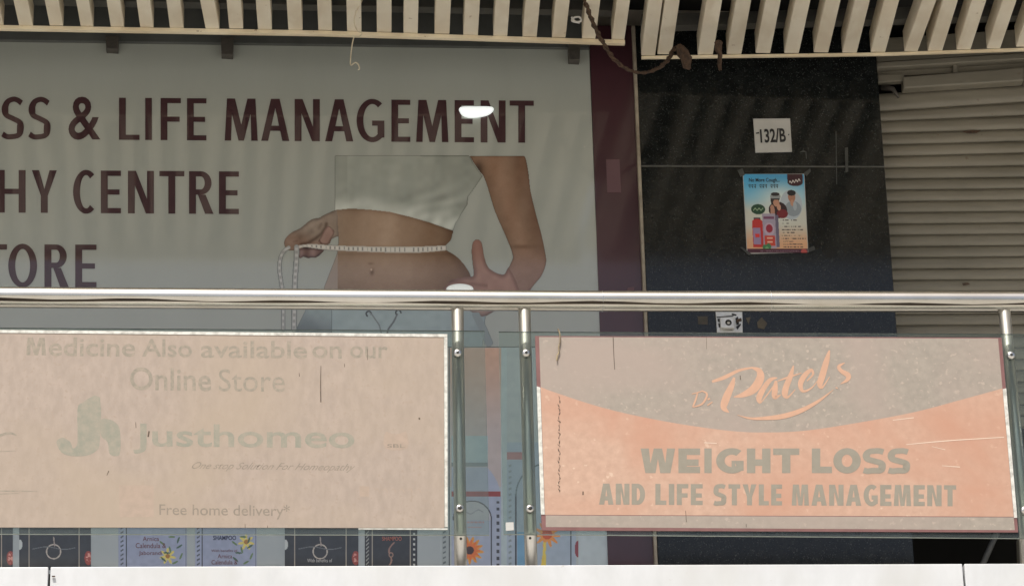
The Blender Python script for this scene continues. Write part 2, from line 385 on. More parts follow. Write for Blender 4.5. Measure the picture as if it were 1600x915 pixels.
M_plate = mat('white number plate', (0.52, 0.52, 0.495), (0.45, 0.445, 0.42), 9, 0.5)
M_black = mat('black ink', (0.012, 0.012, 0.014), (0.02, 0.02, 0.022), 20, 0.5)
M_shut = mat('dirty cream shutter', (0.245, 0.225, 0.178), (0.155, 0.143, 0.11), 4.0, 0.5, stretch=(0.5, 1, 3), contrast=(0.35, 0.72), speck=((0.17, 0.13, 0.09), 30, 0.70))
M_rust = mat('rusty iron', (0.10, 0.058, 0.035), (0.045, 0.03, 0.022), 60, 0.9, bump=0.8, bscale=150)
M_string = mat('jute string', (0.70, 0.64, 0.50), (0.50, 0.43, 0.31), 40, 0.9)
M_steel = mat('stainless tube', (0.64, 0.62, 0.57), (0.50, 0.47, 0.41), 5.0, 0.23, metal=1.0, bump=0.03, bscale=12, stretch=(0.6, 1, 1), rvar=0.05)
M_post = mat('satin steel post', (0.74, 0.725, 0.68), (0.60, 0.58, 0.53), 6.0, 0.30, metal=1.0, bump=0.03, bscale=12, rvar=0.15)
M_darkrefl = mat('brown grime', (0.022, 0.014, 0.008), (0.07, 0.05, 0.03), 12, 0.8, stretch=(0.5, 1, 1))  # brown of the strip that paints the handrail's dark reflection
M_bolt = mat('bright bolt steel', (0.72, 0.71, 0.68), (0.55, 0.53, 0.49), 60, 0.3, metal=1.0)
M_bolthole = mat('bolt socket', (0.03, 0.028, 0.025), None, rough=0.6)
M_chrome = mat('scuffed chrome', (0.80, 0.80, 0.78), (0.62, 0.61, 0.58), 25, 0.35, metal=0.35)
M_gedge = mat('green glass edge', (0.33, 0.40, 0.36), (0.24, 0.30, 0.27), 20, 0.25)
M_glass = glass_mat('dusty balustrade glass', (0.84, 0.885, 0.855, 1), 0.065, (0.36, 0.40, 0.37, 1))
BE = (0.385, 0.312, 0.245)
M_beige = mat('faded beige sign', (0.378, 0.305, 0.252), (0.285, 0.231, 0.189), 42.0, 0.55, bump=0.03, bscale=90, contrast=(0.25, 0.75), speck=((0.315, 0.25, 0.20), 70, 0.60), detail=12, stretch=(1, 1, 0.45), patch=((0.34, 0.272, 0.203), 1.6, 0.7, (1, 1, 1.3)))
M_beigeink = mat('washed grey print', (0.225, 0.202, 0.16), (0.31, 0.262, 0.208), 70, 0.75, contrast=(0.35, 0.65))
M_greenink = mat('washed grey green print', (0.232, 0.23, 0.183), (0.295, 0.265, 0.21), 50, 0.75, contrast=(0.35, 0.65))
M_thinink = mat('worn small print', (0.20, 0.17, 0.135), (0.26, 0.215, 0.168), 80, 0.75)
M_pinkink = mat('faded pink print', (0.375, 0.288, 0.228), (0.33, 0.26, 0.205), 40, 0.75)
M_peach = mat('faded peach sign', (0.51, 0.338, 0.25), (0.405, 0.26, 0.188), 38.0, 0.5, bump=0.03, bscale=90, contrast=(0.25, 0.75), speck=((0.55, 0.40, 0.30), 42, 0.66), detail=12, patch=((0.435, 0.232, 0.155), 2.2, 0.9, (1, 1, 1.4)))
M_grey = mat('faded grey sign', (0.33, 0.287, 0.238), (0.245, 0.215, 0.18), 42.0, 0.5, bump=0.03, bscale=90, contrast=(0.25, 0.75), speck=((0.385, 0.32, 0.262), 60, 0.62), detail=12, patch=((0.325, 0.262, 0.222), 2.4, 0.9, (1, 1, 1.2)))
M_greyink = mat('grey letters', (0.255, 0.232, 0.185), (0.23, 0.207, 0.163), 30, 0.7)
M_logo = mat('peach letters', (0.52, 0.305, 0.205), (0.46, 0.28, 0.19), 30, 0.7)
M_signmar = mat('maroon sign border', (0.19, 0.085, 0.080), (0.15, 0.065, 0.06), 20, 0.6)
M_strip = mat('white sign edge', (0.62, 0.62, 0.57), (0.36, 0.35, 0.31), 45, 0.6, contrast=(0.42, 0.68))
M_drip = mat('dark drip', (0.055, 0.038, 0.028), (0.11, 0.075, 0.05), 60, 0.8)
M_scratch = mat('pale scratch', (0.68, 0.55, 0.44), None, rough=0.7)
M_ink = ink_mat('printed picture', 0.5, 1.0)
M_inkm = ink_mat('printed paper', 0.45, 0.3)

# ------------------------------------------------------------------ main planes (metres)
YW = 0.0             # banner face
YR = -1.42           # railing posts
YG = YR - 0.045      # front of the glass
HS = 7.52            # underside of the slats
YFRONT = -1.73       # front edge of the slatted canopy
zpar = P(800, 881, YR-0.14).z          # top of the white parapet
ZF = zpar - 0.12                       # balcony floor

# ------------------------------------------------------------------ setting
structure(mesh('ground', [(-400, -400, 0), (400, -400, 0), (400, 400, 0), (-400, 400, 0)], [(0, 1, 2, 3)], M_conc))
structure(box('balcony_floor', (-6, YR-0.10, ZF-0.16), (6, 0.6, ZF), M_floor))
structure(box('canopy_slab', (-6, YFRONT-0.02, HS+0.36), (6, 0.9, HS+0.56), M_void))
w = tag(box('building_wall', (-6, YR+0.02, 0.0), (6, YR+0.3, ZF-0.165), M_wall), 'plain rendered wall of the storey below the balcony', 'wall')

# parapet: white cladding panels with open joints
par = thing('parapet', (0, YR-0.14, zpar-0.6), 'white clad parapet along the bottom of the balcony railing', 'parapet')
def pt(u): return 885-5.5*u/1600
def ppanel(u0, u1):
    a, b = P(u0, pt(u0), YR-0.14), P(u1, pt(u1), YR-0.14)
    v = []
    for y in (YR-0.14, YR-0.105):
        v += [(a.x, y, a.z-0.55), (b.x, y, b.z-0.55), (b.x, y, b.z), (a.x, y, a.z)]
    return mesh('cladding_panel', v, BOXF, M_white, par, bevel=0.003)
ppanel(-1340, 75.5); ppanel(79, 1503.5); ppanel(1506.5, 2900)
a, b = P(-1340, pt(-1340), YR-0.14), P(2900, pt(2900), YR-0.14)
mesh('backing', [(a.x, YR-0.104, a.z-0.55), (b.x, YR-0.104, b.z-0.55), (b.x, YR-0.104, b.z-0.012), (a.x, YR-0.104, a.z-0.012),
     (a.x, YR-0.05, a.z-0.55), (b.x, YR-0.05, b.z-0.55), (b.x, YR-0.05, b.z-0.012), (a.x, YR-0.05, a.z-0.012)], BOXF, M_joint, par)
pbox('nail', rect(81, 898.6, 86, 899.4), YR-0.150, 0.008, M_rust, par)

# ------------------------------------------------------------------ slatted canopies
def canopy(rootname, label, slats, trim, direction, extra, first_mat, th_, td_):
    root = thing(rootname, (PZ(trim[0][0], trim[0][1], HS).x, -0.4, HS-0.03), label, 'canopy', 'slatted canopies over the balcony')
    n = 0
    tp = [PZ(u, v, HS-th_) for u, v in trim]          # lower front edge of the trim
    def trim_y(x):
        for p, q in zip(tp[:-1], tp[1:]):
            if x <= q.x or q is tp[-1]: return p.y+(q.y-p.y)*(x-p.x)/(q.x-p.x)
    def slat(x0, w, ang, ang2=None, h=0.092, yend=YFRONT, dz=0.0):
        ye = trim_y(x0)-0.004+0.012*random.uniform(-1, 0.3); L = ye-yend
        xs = [x0-w/2, x0+w/2]; dx = -math.tan(ang)*L
        j = random.uniform(-.003, .003)
        v = [(xs[0]+dx+j, yend, HS+dz), (xs[1]+dx+j, yend, HS+dz), (xs[1]+dx+j, yend, HS+h+dz), (xs[0]+dx+j, yend, HS+h+dz),
             (xs[0], ye, HS+dz), (xs[1], ye, HS+dz), (xs[1], ye, HS+h+dz), (xs[0], ye, HS+h+dz)]
        mesh('slat', v, BOXF, first_mat, root, bevel=0.003)
    for (ul, ur, vb, da) in slats:
        pl, pr = PZ(ul, vb, HS), PZ(ur, vb, HS)
        slat((pl.x+pr.x)/2, (pr.x-pl.x), direction+da, dz=random.uniform(0.0005, 0.003))
    for x0 in extra:
        slat(x0, 0.062, direction, dz=0.001)
    mesh('front_fascia', [(a_, y_, z_) for y_ in (YFRONT-0.045, YFRONT-0.005) for a_, z_ in ((min(tp[0].x, tp[-1].x), HS-0.03), (max(tp[0].x, tp[-1].x), HS-0.03), (max(tp[0].x, tp[-1].x), HS+0.35), (min(tp[0].x, tp[-1].x), HS+0.35))], BOXF, M_cream2, root, bevel=0.004)
    # trim board along the far ends
    v, f = [], []
    for i, p in enumerate(tp):
        v += [(p.x, p.y-td_, HS-th_), (p.x, p.y-td_, HS-0.0005), (p.x, p.y, HS-0.0005), (p.x, p.y, HS-th_)]
        if i:
            k = 4*i
            f += [(k-4+j, k-4+(j+1) % 4, k+(j+1) % 4, k+j) for j in range(4)]
    f += [(0, 1, 2, 3), (len(v)-1, len(v)-2, len(v)-3, len(v)-4)]
    mesh('trim_board', v, f, M_cream2, root, bevel=0.0015)
    for off, z0, z1, th in ((-0.075, 0.097, 0.15, 0.05), (-0.9, 0.097, 0.15, 0.05)):
        a, b = tp[0], tp[-1]
        vv = []
        for z in (HS+z0, HS+z1):
            vv += [(a.x, a.y+off, z), (b.x, b.y+off, z), (b.x, b.y+off+th, z), (a.x, a.y+off+th, z)]
        mesh('cross_member', vv, BOXF, M_beam, root)
    return root, trim_y
LS = [(-65, -43), (-17.5, 5.5), (29.5, 51.6), (77.6, 99), (126, 146), (173, 194), (219, 240), (265.5, 287), (321, 343), (358, 380), (403, 425),
      (450.5, 473), (497.5, 519), (542.5, 565), (589, 612), (630.6, 653), (679, 702.5), (724, 747), (771, 793), (816.6, 839), (862.5, 884), (909.5, 930.7), (956, 976)]
def tl(u): return (39+7.0*u/500) if u < 500 else (46+17*(u-500)/475)
ldir = math.radians(1.6); rdir = math.radians(2.4)
slL = [(a, b, tl((a+b)/2), (math.radians(2.3) if a == 321 else 0)) for a, b in LS]
x_l = PZ(-65, 39, HS).x
canL, tyL = canopy('slatted_canopy', 'longer cream slatted canopy over the white banner, with one crooked slat', slL,
                   [(-1300, 30), (0, 49), (500, 57.5), (976, 72)], ldir, [x_l-0.125*k for k in range(1, 22)], M_cream, 0.017, 0.020)
RS = [(1002, 1024), (1027, 1049.5), (1090.7, 1114.5), (1136, 1159), (1181, 1204), (1226, 1249), (1272, 1295), (1317, 1340), (1362, 1385),
      (1414, 1435.5), (1451, 1474), (1495.7, 1518), (1542.6, 1564), (1588, 1610)]
slR = [(a, b, 87-14*(a-1002)/598, (math.radians(-2) if a == 1414 else 0)) for a, b in RS]
x_r = PZ(1599, 74, HS).x
canR, tyR = canopy('slatted_canopy', 'cream slatted canopy over the black granite and the shutter', slR,
                   [(1002, 93.5), (1380, 88.3), (1600, 81), (2700, 46)], rdir, [x_r+0.125*k for k in range(1, 20)], M_cream, 0.011, 0.014)

# ------------------------------------------------------------------ shop front: banner
B0 = P(400, 500, YW)
ban = thing('shop_banner', (B0.x, YW, ZF+0.62), 'big white banner with maroon capital letters and a bare midriff photograph', 'banner')
pbox('banner_panel', [(-900, 49.5), (919.8, 60), (938.8, 541), (-900, 541)], YW, 0.02, M_banner, ban)
yb = YW-0.0015
k1 = lambda L: [(c, a/3.156, b/3.156) for c, a, b in L]
k2 = lambda L: [(c, 450+a/3.156, 450+b/3.156) for c, a, b in L]
k7 = lambda L: [(c, a/2.952, b/2.952) for c, a, b in L]
caps('letter', k1([('S', 8, 117), ('S', 141, 249), ('L', 587, 688), ('I', 716, 749), ('F', 792, 892), ('E', 922, 1018), ('M', 1108, 1271), ('A', 1288, 1427)])
     + k2([('N', 33, 157), ('A', 183, 322), ('G', 338, 475), ('E', 510, 603), ('M', 632, 791), ('E', 822, 917), ('N', 950, 1073), ('T', 1093, 1212)]), 151.5, 217.2, 0.0072, 10.6, 8.0, yb, M_maroonink, ban)
text('ampersand', '&', [(107, 151), (157, 151.5), (157, 219), (107, 218.5)], yb, M_maroonink, ban, 0.012)
caps('letter', k7([('H', -10, 118), ('Y', 147, 262), ('C', 337, 443), ('E', 465, 558), ('N', 590, 710), ('T', 735, 850), ('R', 872, 985), ('E', 1010, 1102)]), 265.5, 332.0, 0.0065, 10.8, 8.2, yb, M_maroonink, ban)
caps('letter', k7([('T', -80, 32), ('O', 38, 171), ('R', 205, 317), ('E', 347, 445)]), 381.5, 448.0, 0.004, 10.9, 8.2, yb, M_maroonink, ban)
for u, wd in ((175, 20.5), (355, 20), (897.5, 19)):
    vt = 47+14*max(u, 0)/920
    pbox('clamp', [(u-wd/2, vt+6), (u+wd/2, vt+6), (u+wd/2-1, vt+33-6*(u < 200)), (u-wd/2+1, vt+32-6*(u < 200))], YW-0.045, 0.044, M_clamp, ban, bevel=0.002)

# printed figure (positions traced in an enlarged view: z() brings them back)
def z5(pts): return [(420+x/2.952, 220+y/2.952) for x, y in pts]
shirt = z5([(307, 70), (925, 70), (940, 100), (975, 150), (986, 163), (950, 215), (918, 258), (914, 296), (884, 342), (874, 362), (862, 378), (850, 412), (840, 411), (740, 376), (650, 350), (560, 328), (470, 318), (380, 312), (307, 319)])
torso = spline(z5([(316, 318), (380, 312), (470, 318), (560, 328), (650, 350), (740, 376), (841, 410), (845, 432), (836, 462), (814, 484), (822, 506), (862, 530), (902, 572), (930, 622), (945, 690)]), 4) + z5([(945, 700), (250, 700)]) + spline(z5([(258, 670), (280, 612), (302, 556), (318, 508), (322, 440), (318, 380), (316, 330)]), 4)
def zh(pts): return [(430+x/8.317, 310+y/8.317) for x, y in pts]
handl = spline(zh([(822, 150), (700, 188), (620, 224), (570, 255), (500, 266), (430, 302), (330, 385), (220, 440), (150, 500), (122, 560), (130, 630), (165, 668), (240, 672), (320, 655), (400, 625), (520, 618), (690, 598), (730, 530), (800, 492), (822, 488), (824, 300)]), 4, True)
handf = spline(zh([(312, 640), (314, 772), (368, 755), (430, 773), (470, 762), (520, 768), (572, 740), (604, 708), (634, 664), (560, 640)]), 4, True)
thumb = spline(zh([(585, 585), (560, 555), (600, 480), (640, 400), (690, 358), (752, 400), (768, 450), (730, 520), (690, 590), (630, 596)]), 4, True)
arm = z5([(928, 71), (1180, 71)]) + spline(z5([(1186, 90), (1197, 150), (1206, 230), (1232, 340), (1256, 430), (1271, 500), (1278, 560), (1258, 620), (1226, 660), (1196, 700)]), 4) + z5([(1000, 705)]) + spline(z5([(1050, 660), (1088, 615), (1118, 562), (1126, 524), (1094, 440), (1046, 330), (1012, 220), (992, 165), (972, 140), (945, 100)]), 4)
hand = spline(z5([(1110, 590), (1086, 616), (1048, 609), (1010, 580), (992, 530), (981, 470), (964, 456), (945, 463), (937, 505), (941, 565), (944, 622), (900, 628), (848, 640), (826, 660), (818, 700), (1000, 706), (1150, 706)]), 4, True)
fing = spline(z5([(900, 745), (1062, 745), (1058, 772), (1030, 790), (1000, 806), (975, 808), (938, 790), (905, 770)]), 4, True)
tape_t = spline(z5([(138, 482), (200, 476), (320, 483), (540, 488), (700, 487), (818, 482)]), 5)
tape_b = spline(z5([(818, 505), (700, 515), (540, 515), (320, 506), (240, 500), (170, 490), (138, 497)]), 5)
tape1 = tape_t+tape_b
hang1 = spline(z5([(92, 492), (70, 508), (54, 540), (49, 590), (57, 650), (66, 720), (66, 870)]), 5)
hang2 = spline(z5([(128, 490), (127, 560), (121, 640), (118, 760), (116, 870)]), 5)
def figure(U, V):
    rgb = np.zeros(U.shape+(3,)); m = np.zeros(U.shape, bool)
    Z = (U-420)*2.952; T = (V-220)*2.952
    n1 = vnoise(U, V, 9, 1)-.5; n2 = vnoise(U, V, 2.2, 2)-.5; n3 = vnoise(U*2.5, V*.5, 8, 3)-.5
    def put(sel, c):
        nonlocal rgb, m
        rgb = np.where(sel[..., None], c, rgb); m = m | sel
    # trousers below the waist, left half printed darker
    s = (T > 690) & (T < 950) & (Z > 292) & (Z < 1010-(T-690)*.1)
    put(s, lerp((124, 134, 135), (112, 121, 124), ss(700, 990, Z)) + (n1*10)[..., None])
    s = (T > 690) & (T < 950) & (Z > 180-(T-760)*.5) & (Z <= 289)
    put(s, lerp((116, 125, 126), (84, 90, 92), ss(760, 900, T-(Z-200)*.3)) + (n1*8)[..., None])
    s = (T > 760) & (T < 950) & (Z > 288.5) & (Z < 292.5); put(s, np.array((70, 76, 78.)) + 0*rgb)
    # far forearm and hand
    X8 = (U-430)*8.317; Y8 = (V-310)*8.317
    def stroke(pts, w_): return np.exp(-(pdist(zh(pts), U, V, False)/w_)**2)
    s = inside(handf, U, V); d = pdist(handf, U, V)
    c = lerp((62, 44, 44), (96, 72, 68), ss(0, 5, d)) + (n1*14 + 12*np.sin(X8/24))[..., None] - (26*ss(690, 650, Y8))[..., None]; put(s, c)
    s = inside(handl, U, V); d = pdist(handl, U, V)
    c = lerp((92, 78, 68), (112, 96, 84), ss(0, 5, d)); c = lerp(c, c*0+np.array((104, 80, 66.)), ss(380, 560, Y8-.25*(X8-300)))
    c = c + (n1*9+n2*4)[..., None] + (12*np.exp(-(((X8-215)/70)**2+((Y8-560)/45)**2)))[..., None]
    c = c - (40*stroke([(335, 596), (430, 575), (520, 522), (600, 460), (655, 380), (665, 330)], 2.6))[..., None] - (14*stroke([(240, 560), (290, 550)], 1.2))[..., None] - (10*stroke([(330, 500), (420, 480), (480, 430)], 4))[..., None]
    c = c - (16*stroke([(600, 330), (570, 390)], 2.5))[..., None] + (9*stroke([(400, 380), (520, 330), (600, 290)], 4))[..., None]
    put(s, c)
    s = inside(thumb, U, V); d = pdist(thumb, U, V)
    c = lerp((84, 60, 52), (122, 94, 84), ss(0, 3.5, d)) + (n1*10)[..., None] + (16*stroke([(690, 372), (745, 402)], .9))[..., None] - (34*stroke([(575, 545), (605, 590)], 1.0))[..., None]; put(s, c)
    # torso
    s = inside(torso, U, V)
    ur = np.interp(T, [318, 410, 462, 484, 530, 622, 700], [860, 845, 838, 815, 862, 932, 950])
    t = (Z-318)/(ur-318)
    c = lerp((116, 94, 76), (126, 102, 83), ss(0, .35, t)); c = c*(1-ss(.45, 1.0, t)[..., None]) + np.array((94, 68, 47.))*ss(.45, 1.0, t)[..., None]
    c = c - (16*ss(.9, 1, t) + 12*ss(600, 690, T) )[..., None] + (10*np.exp(-((t-.42)/.12)**2)*(T < 480))[..., None]
    low = np.interp(Z, [307, 470, 650, 842], [316, 318, 350, 412])
    c = c - (26*np.exp(-np.abs(T-low)/9))[..., None] - (14*np.exp(-np.abs(T-522)/10)*(T > 505))[..., None] + (n1*5+n2*3)[..., None]
    c = np.where((Z < 317)[..., None] & (T > 500)[..., None], np.array((122, 108, 98.))+0*c, c)
    c = c - (42*np.exp(-(((Z-476)/9)**2+((T-604)/15)**2)))[..., None] - (22*np.exp(-(((Z-470)/13)**2+((T-566)/6)**2)))[..., None]
    c = c + (75*np.exp(-(((Z-473)/4)**2+((T-594)/5)**2)))[..., None]
    put(s, c)
    rgb = rgb*np.array((.93, .95, .96))
    # top
    s = inside(shirt, U, V); d = pdist(shirt, U, V)
    low = np.interp(Z, [307, 470, 650, 842], [316, 318, 350, 412])
    c = np.zeros(U.shape+(3,)) + np.array((109, 113, 107.))
    f1 = vnoise(Z*.5+T*1.2, T*.6-Z*.2, 42, 6)-.5
    c = c + (20*ss(90, 10, low-T) - 11*ss(620, 900, Z)*ss(330, 180, T) + 26*f1*ss(160, 330, T+Z*.05) + n1*7)[..., None]
    c = c + (8*np.sin((Z*.8+T*.5)/9)*ss(70, 10, low-T)*ss(560, 780, Z))[..., None]
    c = c + 8 - (7*(Z < 363))[..., None]*ss(400, 100, T)[..., None] - (20*np.exp(-d*1.2)*(Z > 700))[..., None]
    put(s, c)
    # near arm
    s = inside(arm, U, V); d = pdist(arm, U, V)
    xl = np.interp(T, [71, 165, 330, 440, 524, 600, 700], [930, 992, 1046, 1094, 1126, 1095, 1000])
    xr = np.interp(T, [71, 230, 340, 430, 560, 620, 700], [1180, 1207, 1232, 1256, 1278, 1258, 1190])
    t = np.clip((Z-xl)/(xr-xl), 0, 1)
    c = lerp((92, 70, 54), (108, 83, 66), np.exp(-((t-.38)/.25)**2)); c = c*(1-ss(.6, 1, t)[..., None]*.0)
    c = lerp(c, c*0+np.array((84, 60, 45.)), ss(.62, 1.0, t)*.9)
    c = lerp(c, c*0+np.array((104, 81, 70.)), ss(470, 560, T)*.8) + (n1*6+n2*3)[..., None]
    c = c - (20*np.exp(-(((Z-1165)/50)**2+((T-488)/9)**2)))[..., None] - (12*np.exp(-d/1.6))[..., None]
    c = c - (55*np.exp(-(((Z-968)/20)**2+((T-132)/34)**2)))[..., None]
    put(s, c)
    s = inside(hand, U, V); d = pdist(hand, U, V)
    c = lerp((90, 64, 54), (116, 88, 77), ss(0, 8, d)) + (n1*9)[..., None] - (16*np.exp(-((T-655-(Z-900)*.12)/9)**2)*(Z < 1010))[..., None]
    c = lerp(c, c*0+np.array((112, 80, 70.)), ss(600, 470, T)*(Z < 1000)*.7)
    put(s, c)
    s = inside(fing, U, V); d = pdist(fing, U, V); put(s, lerp((84, 66, 60), (112, 92, 84), ss(0, 7, d)))
    # tape
    for h, w0 in ((hang1, 2.9), (hang2, 3.9)):
        d = pdist(h, U, V, False); s = d < w0
        put(s, lerp((128, 128, 126), (100, 104, 103), ss(.55*w0, w0, d)) + (16*np.sin(T/4.6)*(d < .5*w0))[..., None])
    s = inside(tape1, U, V); d = pdist(tape1, U, V)
    tick = (np.sin(Z/3.4) > .55) & (d > 1.6) & (vnoise(Z, T*0, 9, 4) > .35)
    c = lerp((138, 134, 128), (158, 155, 149), ss(0, 2.5, d)) - (18*ss(500, 250, Z))[..., None]*0
    c = np.where(tick[..., None], c*.66, c); put(s, c)
    # waistband grommets and drawstring
    for gx, gy in ((461, 797), (597, 792)):
        r = np.hypot((Z-gx)/14, (T-gy)/14); put((r > .58) & (r < 1.08) & ~((T-gy > 4) & (Z-gx > -4)), np.array((38, 40, 42.))+0*rgb)
    put(pdist(z5([(466, 792), (480, 806), (510, 850), (520, 890)]), U, V, False) < 1.1, np.array((88, 94, 95.))+0*rgb)
    put(pdist(z5([(592, 800), (575, 835), (552, 866), (545, 890)]), U, V, False) < 1.4, np.array((74, 78, 80.))+0*rgb)
    s = (pdist(z5([(955, 800), (985, 860), (1015, 930)]), U, V, False) < 6) & (T > 790); put(s, np.array((98, 106, 108.))+0*rgb)
    return rgb, m
raster('photograph_print', 432, 243, 860, 541, 0.8, figure, YW-0.0012, ban, M_ink, KW*0.97)

tag(pbox('header_beam', [(-900, -20), (921, -20), (921, 74.8), (-900, 49.8)], YW-0.022, 0.02, M_dkgrey), 'dark grey header strip running above the white banner', 'beam')
tag(box('building_wall', (-6, 0.105, ZF+0.002), (P(1400, 300, 0.1).x-0.06, 0.3, HS+0.355), M_wall), 'shop front wall behind the white banner and granite', 'wall')

# maroon strip, edge strip, granite
mar = thing('maroon_pilaster', (P(965, 880, YW).x, YW, ZF), 'dark maroon upright strip between white banner and black granite', 'cladding')
pbox('panel', [(920.6, 40), (987, 40), (1024, 905), (951, 905)], YW-0.004, 0.03, M_maroon, mar, bevel=0.001)
pbox('sticker', [(947, 249), (968, 249), (970.5, 301), (949, 301)], YW-0.0055, 0.001, M_maroon2, mar)
pbox('smudge', [(981, 449), (991, 448), (990, 455), (980, 455)], YW-0.0055, 0.001, M_maroon2, mar)
tag(pbox('edge_strip', [(987.3, 40), (992.3, 40), (1029, 905), (1024, 905)], YW-0.03, 0.06, M_edge, bevel=0.002),
    'thin pale metal strip edging the black granite', 'trim')
gra = thing('granite_wall', (P(1200, 880, YW).x, YW, ZF), 'black polished granite cladding between maroon strip and roller shutter', 'wall')
def gl_(v): return 988.5+0.0433*(v-60)+4.5
def gr_(v): return 1369.3+0.075*(v-90)
def slab(v0, v1, y):
    pbox('granite_slab', [(gl_(v0), v0), (gr_(v0), v0+1.2), (gr_(v1), v1+1.2), (gl_(v1), v1)], y, 0.03, M_granite, gra, bevel=0.0015)
slab(40, 258.2, YW-0.021); slab(260.4, 640, YW-0.0225); slab(641.5, 905, YW-0.021)
pbox('joint_filler', [(gl_(250), 250), (gr_(250), 250), (gr_(660), 660), (gl_(660), 660)], YW-0.0195, 0.01, M_grout, gra)
ys = YW-0.0235
for q in ([(1305.5, 205), (1307, 205), (1308, 288), (1306.6, 288)], [(1320, 231), (1325, 230), (1325.5, 268), (1321, 270)],
          [(1249, 238), (1255, 234.5), (1261, 237.5), (1250, 238.5)], [(1258.5, 238), (1260, 238), (1260.6, 248), (1259.3, 248)]):
    poly('smear', q, ys, M_smear, gra)
for q in ([(1090, 494), (1106, 494), (1106, 507), (1091, 506)], [(1165, 496), (1173, 495), (1170, 507)], [(1183, 503), (1190, 495), (1199, 505), (1194, 514), (1184, 512)]):
    poly('tape_scrap', q, ys, M_tapeb, gra)

# number plate
npl = thing('number_plate', tuple(P(1208, 238, YW-0.03)), 'small white plate numbered 132/B on the black granite', 'sign')
pbox('plate', [(1177, 185.5), (1234.5, 185), (1237.5, 237), (1180.5, 238)], YW-0.030, 0.006, M_plate, npl, bevel=0.0008)
text('lettering', '132/B', [(1187, 202), (1226.5, 200), (1228.5, 222), (1188.5, 223.5)], YW-0.0312, M_black, npl, 0.026)
poly('dash', [(1181, 207.5), (1186, 206.5), (1186.3, 208.8), (1181.5, 209.3)], YW-0.0312, M_black, npl)
poly('screw', [(1231.3, 209.5), (1233.2, 209.5), (1233.2, 211.5), (1231.3, 211.5)], YW-0.0312, M_smear, npl)

